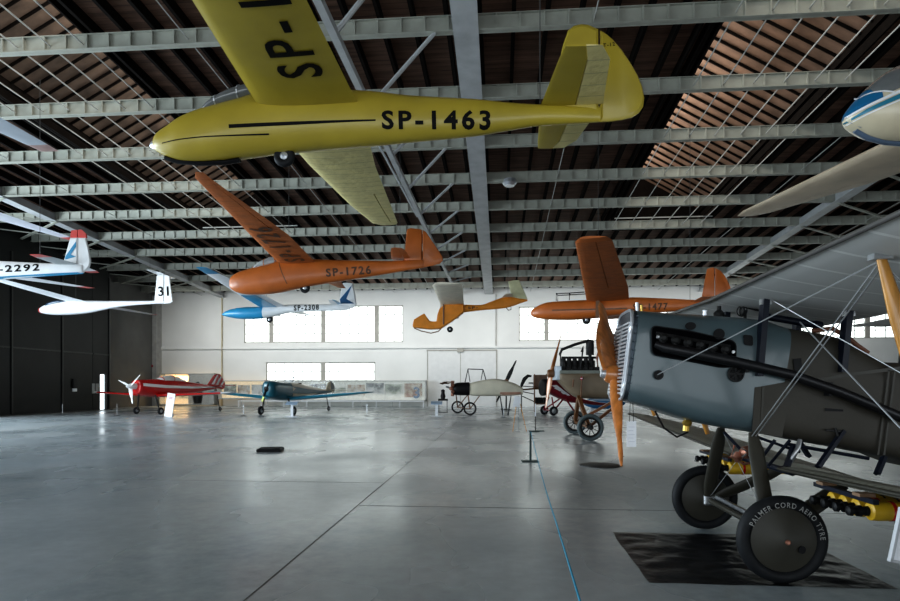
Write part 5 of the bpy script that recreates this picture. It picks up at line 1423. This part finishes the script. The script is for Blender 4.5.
# propeller
H = W(610.5, 375, 6.17) - BO; H = Vector((H.x, 0.0, H.z))
hb = MB().lathe([(-.09, .07), (-.06, .09), (.06, .10), (.12, .08)], H, (1, 0, -.12), 18).build('propeller_hub', M['wood'], g, smooth=40)
MB().lathe([(-.135, .035), (-.10, .05), (-.09, .05)], H, (1, 0, -.12), 14).build('hub_plate', M['alu'], hb, smooth=30)
MB().tube(H, (rows[0][0]+.1, 0, H.z-.01), .05, seg=10).build('propeller_shaft', M['steel'], g)
Tt = W(601.3, 303.5, 6.75)-BO; Tb = W(621.5, 466, 5.36)-BO
for T, c in ((Tt, .39), (Tb, .12)): 
    d = T-H; blade(H, d, d.length, c, .085, (1, 0, -.1), 62, 48, seg=18).build('propeller_blade', M['wood'], hb, smooth=60)
bd_ = W(606, 343, 6.35)-BO
MB().lathe([(0, .03), (.006, .03)], bd_, (-.5, -.85, 0), 14).build('maker_badge', mat('green_badge', (.10, .14, .08), .4), hb)

# wings ------------------------------------------------------------------
def wing_secs(xle, zle, chord, drop, dih, y0, y1, step=.21, th=.055, scal=.035, cut=False):
    out = []; n = int(round((y1-y0)/step))
    for k in range(n+1):
        y = y0+(y1-y0)*k/n; u = abs(math.sin(PI*y/.84))
        c = chord-scal*(1-u)
        if cut: k2 = max(0.0, min(1.0, (1.5-abs(y))/.5)); c -= .34*k2*k2*(3-2*k2)
        edge = min(abs(y-y0), abs(y-y1)) if False else max(0, abs(y)-5.6)
        out.append((y, xle+edge*edge*.5, zle+abs(y)*math.tan(math.radians(dih)), c-edge*.55, th, drop*c/chord))
    return out
us = wing_secs(2.05-BO.x, 2.47, 1.66, .29, 1.0, -5.85, 5.85, cut=True)
uw = Wing(us)
uo = uw.mesh().build('upper_wing', M['wing_under'], g, smooth=40)
m = MB(); m.path([Vector((s[1]+.005, s[0], s[2]-.006)) for s in us], .018, 8); m.build('leading_edge', mat('dark_leading_edge', (.09, .085, .08), .5), uo, smooth=60)
LE, LZ = 2.45-BO.x, .87
for a, b in ((-5.7, -.55), (.55, 5.7)):
    ls = wing_secs(LE, LZ, 1.66, .35, 2.2, a, b)
    lo = Wing(ls).mesh().build('lower_wing', M['wing_top'], g, smooth=40)
    MB().path([Vector((s[1]+.004, s[0], s[2]-.004)) for s in ls], .016, 8).build('leading_edge', M['olive'], lo, smooth=60)
def lz_(y): return LZ+abs(y)*math.tan(math.radians(2.2))
def uz_(y, x): return uw.low(y, x)
# centre section frame under the fuselage
m = MB()
for x in (LE+.12, LE+.95): m.tube((x, -.56, LZ+.01-.21*(x-LE)), (x, .56, LZ+.01-.21*(x-LE)), .03, seg=8)
m.tube((LE+.12, -.5, LZ-.03), (LE+.95, .5, LZ-.2), .012, seg=6); m.tube((LE+.12, .5, LZ-.03), (LE+.95, -.5, LZ-.2), .012, seg=6)
m.build('centre_frame', M['strut_blue'], g)
for x, y, x2, z2 in ((LE+.75, .45, .62, 1.02), (LE+.12, -.45, .2, 1.05), (LE+.12, .45, .2, 1.05)):
    P = Vector((x, y, LZ+.02)); MB().bar(P, (x2+.15, y*.85, z2+.02), .035, .06, up=(0, 1, 0)).build('wing_root_strut', M['strut_blue'], g)
MB().bar(n3(843, 431, -.43), n3(818, 467, -.55), .03, .055, up=(0, 1, 0)).build('wing_root_strut', M['strut_blue'], g)
MB().bar(n3(884, 457, -.43), n3(877, 474, -.5), .03, .055, up=(0, 1, 0)).build('wing_root_strut', M['strut_blue'], g)
MB().tube(n3(787, 444, -.3), n3(869, 458.5, -.45), .016, seg=8).build('control_rod', M['strut_blue'], g)
# fittings: fuel pump cluster with copper pieces
m = MB(); o = n3(748, 452, -.35)
m.lathe([(-.07, .03), (-.04, .06), (.05, .06), (.08, .02)], o, (1, 0, .2), 12); m.lathe([(-.05, .02), (0, .05), (.05, .02)], o+Vector((-.08, .03, -.05)), (0, 0, 1), 10)
m.tube(o, o+Vector((.10, 0, .10)), .018, seg=6); m.lathe([(-.04, .02), (0, .045), (.04, .02)], o+Vector((.07, -.03, -.03)), (1, 0, 0), 10)
m.path([o+Vector((-.12, 0, .06)), o+Vector((-.16, -.02, -.04)), o+Vector((-.05, -.03, -.11)), o+Vector((.06, 0, -.09))], .012, 6)
pm = m.build('fuel_pump', M['copper'], g, smooth=40)
m = MB()
for k in range(5): a = 2*PI*k/5; m.tube(o+Vector((-.02, -.05, .0)), o+Vector((-.02+.07*math.cos(a), -.06, .07*math.sin(a))), .007, seg=5)
m.build('pump_vanes', M['steel'], pm)
m = MB()
for k, (a, b) in enumerate((((724, 432), (743, 452)), ((757, 437), (800, 452)), ((775, 440), (757, 464)), ((790, 440), (768, 466)))): m.tube(n3(*a, -.2-.05*k), n3(*b, -.3), .015, seg=6)
m.build('pipe_stays', M['strut_blue'], g)
m = MB(); o = n3(795, 452, -.42); m.path([n3(800, 440, -.42), n3(798, 448, -.45), n3(793, 457, -.45), n3(789, 463, -.42)], .022, 8); m.build('stirrup_step', M['steel'], g, smooth=50)
m = MB(); m.path([n3(835, 428, YS-.02), n3(838, 436, YS-.04), n3(836, 443, YS-.03)], .012, 6); m.tube(n3(826, 430, YS-.02), n3(846, 432, YS-.02), .01, seg=5); m.build('wing_fitting', M['engine'], g)
MB().lathe([(-.03, .03), (.0, .05), (.03, .03)], n3(687, 423, -.2), (0, 0, 1), 10).tube(n3(687, 420, -.2), n3(686, 431, -.2), .03, seg=8).build('brass_drain', M['brass'], g, smooth=40)
MB().path([n3(655, 411, -.2), n3(664, 428, -.2), n3(677, 437, -.2), n3(688, 432, -.2)], .010, 6).build('drain_hose', M['black'], g)
# struts between fuselage and upper wing
def on_fus(px, py, y=YS-.02): return n3(px, py, y)
for a, b in (((765, 297), (758.5, 376)), ((848, 312), (841.5, 372))):
    pa = n3(*a, -.46); pb = n3(*b, -.435)
    pa.z = max(pa.z, uz_(-.46, pa.x) - .01) if False else pa.z
    st = MB().bar((pb.x, pb.y, pb.z), (pa.x+.0, -.46, uz_(-.46, pa.x)+.01), .05, .095, up=(0, 1, 0)).build('cabane_strut', M['strut_blue'], g)
    st2 = MB().bar((pb.x, -pb.y, pb.z), (pa.x, .46, uz_(.46, pa.x)+.01), .05, .095, up=(0, 1, 0)).build('cabane_strut', M['strut_blue'], g)
    MB().box((pa.x, -.47, uz_(-.46, pa.x)-.02), (.09, .05, .05)).build('strut_socket', M['steel'], st)
for s in (-1, 1):
    for (yy, dx) in ((2.15, 0), (4.9, 0)):
        for xo in (.30, 1.25):
            y = s*yy; xa = us[0][1]*0+(2.05-BO.x)+xo; xb = LE+xo
            za = uz_(y, xa)+.01; zb_ = lz_(y)+.03
            o = MB().path([Vector((xa, y, za)), Vector((xa+(xb-xa)*.25, y, za+(zb_-za)*.25)), Vector((xa+(xb-xa)*.75, y, za+(zb_-za)*.75)), Vector((xb, y, zb_))], [.028, .055, .055, .028], 12, sq=.55, up=(1, 0, 0)).build('interplane_strut', M['wood_light'], g, smooth=60)
            MB().box((xa, y, za-.015), (.11, .07, .035)).build('strut_socket', M['steel'], o)
# bracing wires
def wire(name, a, b, r=.005, double=0):
    m = MB(); m.tube(a, b, r, seg=5)
    if double: m.tube(Vector(a)+Vector((double, 0, 0)), Vector(b)+Vector((double, 0, 0)), r, seg=5)
    return m.build(name, M['wire'], g)
xa = 2.05-BO.x+.30; top = Vector((xa, -2.15, uz_(-2.15, xa)-.03))
wire('landing_wire', top, n3(752, 436, -.44), .005, .035)
wire('drag_wire', top + Vector((0, .02, 0)), n3(657, 375, YS), .005)
xb = 2.05-BO.x+1.25
wire('flying_wire', n3(800, 322, -.47), Vector((LE+.35, -2.15, lz_(-2.15)+.04)), .006)
wire('flying_wire', n3(770, 299, -.47), Vector((LE+1.2, -2.15, lz_(-2.15)+.04)), .004)
wire('incidence_wire', top, Vector((LE+1.25, -2.15, lz_(-2.15)+.04)), .004)
m = MB(); o = n3(842, 385, -1.0); 
# guns and sights on the decking
MB().tube(n3(763, 316, -.15), n3(819, 325.5, -.15), .034, seg=14).tube(n3(815, 325, -.15), n3(821, 326, -.15), .042, seg=14).build('gun_barrel', M['strut_blue'], g, smooth=40)
MB().tube(n3(738, 304.5, 0), n3(768, 312, 0), .018, seg=8).tube(n3(745, 310, 0), n3(745, 322, 0), .015, seg=6).build('sight_rail', M['engine'], g)
m = MB().torus(n3(742, 311, 0), (1, 0, 0), .05, .008, 20, 6); m.torus(n3(742, 311, 0), (1, .9, 0), .05, .006, 20, 6); m.tube(n3(742, 305, 0), n3(742, 317, 0), .006, seg=5); m.build('ring_sight', M['engine'], g)
m = MB(); m.lathe([(0, .05), (.05, .05), (.08, .02)], n3(719, 318, 0), (0, 0, 1), 12); m.tube(n3(719, 312, 0), n3(730, 320, 0), .014, seg=6); m.tube(n3(719, 312, 0), n3(712, 320, 0), .014, seg=6); m.tube(n3(719, 306, 0), n3(719, 318, 0), .02, seg=6); m.build('rocker_gear', M['engine'], g)
# cockpit opening edge
MB().path([n3(812, 331, -.25), n3(832, 328.5, -.3), n3(846, 336, -.33), n3(858, 346, -.34), n3(868, 353, -.34)], .022, 8).build('cockpit_edge', mat('leather_edge', (.16, .06, .03), .5), g, smooth=60)
MB().poly([n3(800, 328, -.2), n3(806, 321, -.18), n3(806, 321, .18), n3(800, 328, .2)]).build('windscreen', M['glass'], g)
# tail end (outside the frame)
xt, zt = rows[-1][0], rows[-1][1]
plate([(xt-.9, zt-.1), (xt-.5, zt+.55), (xt-.1, zt+.75), (xt+.4, zt+.6), (xt+.55, zt-.1), (xt+.1, zt-.35)], 0, .08).build('fin', M['olive_fabric'], g)
MB().tube((xt-.3, 0, zt-.3), (xt-.1, 0, .02), .04, seg=8).build('tail_skid', M['wood_dark'], g)

# undercarriage ----------------------------------------------------------------
WR = .36; yn, yf = 5.148-BO.y, 7.016-BO.y
def disc_wheel(y, near):
    c = Vector((0, y, WR))
    o = MB().torus(c, (0, 1, 0), WR-.055, .055, 56, 14, flat=1.15).build('wheel', M['rubber'], g, smooth=70)
    for s in (-1, 1):
        MB().lathe([(0, WR-.095), (.012, WR-.10), (.075, .05), (.08, .005)], c+Vector((0, s*.025, 0)), (0, s, 0), 48).build('wheel_disc', M['olive'], o, smooth=30)
    MB().lathe([(0, .022), (.01, .022), (.02, .012)], c+Vector((0, -.105, 0)), (0, -1, 0), 12).build('hub_nut', M['copper'], o)
    if near:
        a = math.radians(-28); MB().lathe([(0, .032), (.006, .032)], c+Vector((math.cos(a)*.135, -.084, math.sin(a)*.135)), (.25, -1, 0), 16).build('valve_hole', M['black'], o)
        R0 = .272; V, Fc, w = text_geo('PALMER CORD AERO TYRE', .042, .012, 1.0); arc = math.radians(152)
        def pl(u, v):
            th = math.radians(155) - u/w*arc; r = R0+v
            return (math.cos(th)*r, y-.068+max(0, (r-.300))*.25, WR+math.sin(th)*r)
        me = bpy.data.meshes.new('tyre_lettering'); me.from_pydata([pl(*q) for q in V], [], Fc); me.materials.append(M['letter_white']); link('tyre_lettering', me, o)
disc_wheel(yn, True); disc_wheel(yf, False)
m = MB(); m.tube((0, yn+.05, WR), (0, yf-.05, WR), .03, seg=10); m.build('axle', M['olive'], g)
MB().bar((.06, yn+.15, WR+.0), (.06, yf-.15, WR), .03, .12).build('spreader_bar', M['steel'], g)
for s, yw in ((-1, yn+.17), (1, yf-.17)):
    lf_t = n3(753, 436, -.40) if s < 0 else Vector((B.tr(721, 431, .40)[0], .40, B.tr(721, 431, .40)[1]))
    lf_t = Vector((lf_t.x, lf_t.y, lf_t.z+.03))
    def leg(a, b, nm):
        a, b = Vector(a), Vector(b)
        return MB().path([a, a.lerp(b, .2), a.lerp(b, .8), b], [.04, .07, .07, .04], 12, sq=.42, up=(1, 0, 0)).build(nm, M['olive'], g, smooth=60)
    leg((-.02, yw, WR+.02), lf_t, 'front_leg')
    leg((.04, yw, WR+.02), (.70, s*.55, LZ-.12), 'rear_leg')
    MB().box((0, yw, WR+.0), (.13, .06, .12)).build('axle_fitting', M['steel'], g, bevel=.02)
m = MB(); m.tube((0, yf-.2, WR+.05), n3(752, 440, -.3), .003, seg=5); m.tube((0, yn+.2, WR+.05), n3(724, 434, .35), .003, seg=5); m.build('gear_bracing_wire', M['wire'], g)

# bombs under the lower wings -----------------------------------------------------
def bomb():
    t = thing('bomb', '', 'bomb', (0, 0, 0), 0, 'yellow and black bombs under the lower wings')
    MB().lathe([(.10, .045), (.115, .068), (.16, .072), (.50, .066), (.62, .045), (.66, .02)], (0, 0, 0), (1, 0, 0), 20).build('body', M['bomb'], t, smooth=35)
    MB().lathe([(-.05, .012), (-.04, .036), (-.015, .04), (-.01, .026), (.015, .026), (.02, .040), (.05, .042), (.055, .03), (.075, .03), (.08, .036), (.105, .036)], (0, 0, 0), (1, 0, 0), 16).build('nose_fuze', M['black'], t, smooth=30)
    MB().lathe([(.245, .0735), (.27, .0735)], (0, 0, 0), (1, 0, 0), 20).build('red_band', M['red'], t)
    MB().lathe([(.40, .071), (.415, .070)], (0, 0, 0), (1, 0, 0), 20).build('dark_band', M['engine'], t)
    m = MB()
    for k in range(4): a = PI/4+PI/2*k; d = Vector((0, math.cos(a), math.sin(a))); m.prism([Vector((.52, 0, 0))+d*.03, Vector((.66, 0, 0))+d*.075, Vector((.72, 0, 0))+d*.075, Vector((.70, 0, 0))+d*.01], Vector((0, -d.z, d.y))*.004)
    m.build('tail_fins', M['bomb'], t)
    return t
b0 = bomb(); first = True
lab = ['nearest the viewer, beside the tilted sign', 'second from the tilted sign', 'third from the tilted sign', 'next to the near wheel']
labf = ['closest to the far wheel', 'second from the far wheel', 'third from the far wheel', 'outermost, closest to the hanging tag']
def bomb_row(xn, ys_, zdrop, base, tails, rz=0):
    global first
    for y, l in zip(ys_, tails):
        loc = (BO.x+xn, BO.y+y, lz_(y)-zdrop); lb = base+l
        if first: b0.location = loc; b0['label'] = lb; first = False
        else: copy_tree(b0, loc, 0, lb)
    m = thing('bomb_rack', 'black bomb rack with wooden blocks under the %s lower wing' % ('near' if ys_[0] < 0 else 'far'), 'bomb rack', (BO.x+xn, BO.y+(ys_[0]+ys_[-1])/2, lz_(ys_[1])-zdrop+.08))
    L = abs(ys_[0]-ys_[-1])/2+.15; zt_ = zdrop-.08-.03
    MB().span((.05, -L, .0), (.09, L, .035)).span((.38, -L, 0), (.42, L, .035)).build('rails', M['strut_blue'], m)
    mm = MB()
    for y in (-L*.62, L*.62): MB().span((.02, y-.05, .035), (.13, y+.05, zt_-.055)).build('wooden_block', mat('pale_wood_block', (.20, .12, .07), .6), m); MB().span((.35, y-.05, .035), (.46, y+.05, zt_-.115)).build('wooden_block', M['wood_dark'], m)
bomb_row(.29, [-1.42, -1.24, -1.07, -.90], .225, 'yellow bomb with black nose under the near wing, ', lab)
bomb_row(.16, [.95, 1.17, 1.39, 1.61], .215, 'yellow bomb with black nose under the far wing, ', labf)

# black plastic sheet under the wheels -----------------------------------------------
m = MB(); nx, ny = 60, 48; X0, X1, Y0_, Y1_ = 1.23, 3.17, 5.06, 6.78; vs = []
from mathutils import noise as mn
for j in range(ny+1):
    row = []
    for i in range(nx+1):
        x = X0+(X1-X0)*i/nx; y = Y0_+(Y1_-Y0_)*j/ny
        e = min(i, nx-i, j, ny-j); e = min(1, e/4)
        h = abs(mn.noise(Vector((x*2.2, y*3.5, 3))))*.03 + abs(mn.noise(Vector((x*7, y*6, 1))))*.010
        near = min(math.hypot(x-2.31, y-5.15), math.hypot(x-2.31, y-7.0)); h *= min(1, max(0, (near-.14)/.35))
        row.append(m.bm.verts.new((x+ .03*mn.noise(Vector((y*2, 0, 5))) , y+.02*mn.noise(Vector((x*3, 2, 0))), .002+h*e)))
    vs.append(row)
for j in range(ny):
    for i in range(nx): m.face([vs[j][i], vs[j][i+1], vs[j+1][i+1], vs[j+1][i]])
tag(m.build('plastic_sheet', M['tarp'], smooth=180), 'wrinkled black plastic sheet spread on the floor below the biplane wheels', 'sheet')

# paper tag hanging from the nose ---------------------------------------------------
P = W(631.5, 421, 5.75)
tg = thing('paper_tag', 'white paper tag hanging on two strings below the biplane nose', 'tag', P)
MB().span((-.045, 0, -.25), (.045, .004, 0)).build('sheet', M['paper'], tg)
m = MB()
for k in range(5): m.span((-.03, -.003, -.06-.035*k), (.03-.012*(k % 2), 0, -.055-.035*k))
m.build('print_lines', M['print'], tg)
Z = W(631, 402, 5.75).z-P.z
MB().tube((-.02, 0, -.005), (-.012, 0, Z), .003, seg=4).tube((.02, 0, -.005), (.012, 0, Z), .003, seg=4).build('string', M['engine'], tg)
# tilted sign at the right edge -----------------------------------------------------
P = W(906, 540, 3.9)
sg = thing('info_sign', 'white framed info sign tilted at the lower right edge', 'sign', (P.x, P.y, 0), R4)
R = Matrix.Rotation(math.radians(12), 3, 'Y')
zc = P.z
MB().box((.10, 0, zc), (.34, .012, .34), R).build('panel', M['paper'], sg)
m = MB()
for a, b in ((Vector((-.17, 0, 0)), (.018, .03, .36)), (Vector((.17, 0, 0)), (.018, .03, .36)), (Vector((0, 0, -.17)), (.36, .03, .018)), (Vector((0, 0, .17)), (.36, .03, .018))): m.box(Vector((.10, 0, zc))+R@a, b, R)
m.build('frame', mat('pale_sign_frame', (.55, .56, .58), .4), sg)
MB().bar((.2, .03, zc), (.32, .05, 0), .03, .03).span((.12, -.15, 0), (.52, .25, .02)).build('stand', M['alu'], sg)

# grey aeroplane wing tip far behind the wooden strut ----------------------------------
P = W(905, 321, 24.0)
wt = thing('display_propeller', 'grey propeller blade behind the wooden wing strut against the bright window', 'propeller', P)
MB().lathe([(-.12, .14), (.12, .14)], (0, 0, 0), (0, 1, 0), 16).build('hub', M['wood_dark'], wt)
for s in (-1, 1): blade((0, 0, 0), Vector((s, 0, s*.09)), 2.0, .34, .10, (0, 1, 0), 28, 12).build('blade', mat('grey_blade', (.22, .22, .21), .45), wt, smooth=50)
MB().tube((0, .1, 0), (0, .5, -P.z), .08, .1, seg=10).span((-.5, 0, -P.z), (.5, 1, -P.z+.06)).build('stand', M['engine'], wt)
# ================================================================ light and camera
w = bpy.data.worlds.new('daylight'); SC.world = w; w.use_nodes = True
bg = w.node_tree.nodes['Background']; bg.inputs['Color'].default_value = (.80, .92, 1.0, 1); bg.inputs['Strength'].default_value = 1.25
def area(name, loc, target, sx, sy, power, col=(1, 1, 1)):
    l = bpy.data.lights.new(name, 'AREA'); l.shape = 'RECTANGLE'; l.size = sx; l.size_y = sy; l.energy = power; l.color = col
    o = bpy.data.objects.new(name, l); COL.objects.link(o); o.location = loc
    o.rotation_euler = (Vector(target)-Vector(loc)).to_track_quat('-Z', 'Y').to_euler(); return o
# open hangar doors on the left, nearer than the frame
area('left_door_daylight', (XL+.6, 13, 3.6), (0, 18, 3.5), 24, 6.5, 5600, (.78, .91, 1))
area('front_door_daylight', (4, -11.2, 3.2), (0, 20, 3.0), 40, 5.5, 1000, (.93, .97, 1))
# added fill lamp that brightens the back wall; the roof has no glazing here
rs = area('back_wall_fill', (0, YB-6, 8.4), (0, YB, 4.0), 52, 1.2, 900, (1, 1, .97)); rs.data.spread = math.radians(115)
# roof lanterns: glazing on their high side
for i, l in enumerate(LAN):
    xh = l[0] if i == 0 else l[1]; s = 1 if i == 0 else -1
    for y in (14, 26): area('lantern_daylight', (xh+s*.15, y, beam_z(y)+2.0), (xh+s*4, y, beam_z(y)+1.0), 11, 1.4, 260, (1, .95, .86))
# warm lamp in the tall display case
x = on_y(180, YB-1); area('case_lamp', (x, YB-1.0, 2.5), (x, YB-.9, 0), 1.6, .4, 55, (1, .66, .32))

cam = bpy.data.cameras.new('camera'); co = bpy.data.objects.new('camera', cam); COL.objects.link(co)
cam.sensor_width = 36; cam.lens = 36*F_PX/900; cam.shift_y = (HZ-300.5)/900
co.location = CAM; co.rotation_euler = (PI/2, 0, PSI); cam.clip_start = .05; cam.clip_end = 200
SC.camera = co
SC.view_settings.view_transform = 'Standard'; SC.view_settings.look = 'Medium High Contrast'; SC.view_settings.exposure = 0.15
SC.cycles.use_denoising = True; SC.cycles.max_bounces = 6; SC.cycles.sample_clamp_indirect = 6
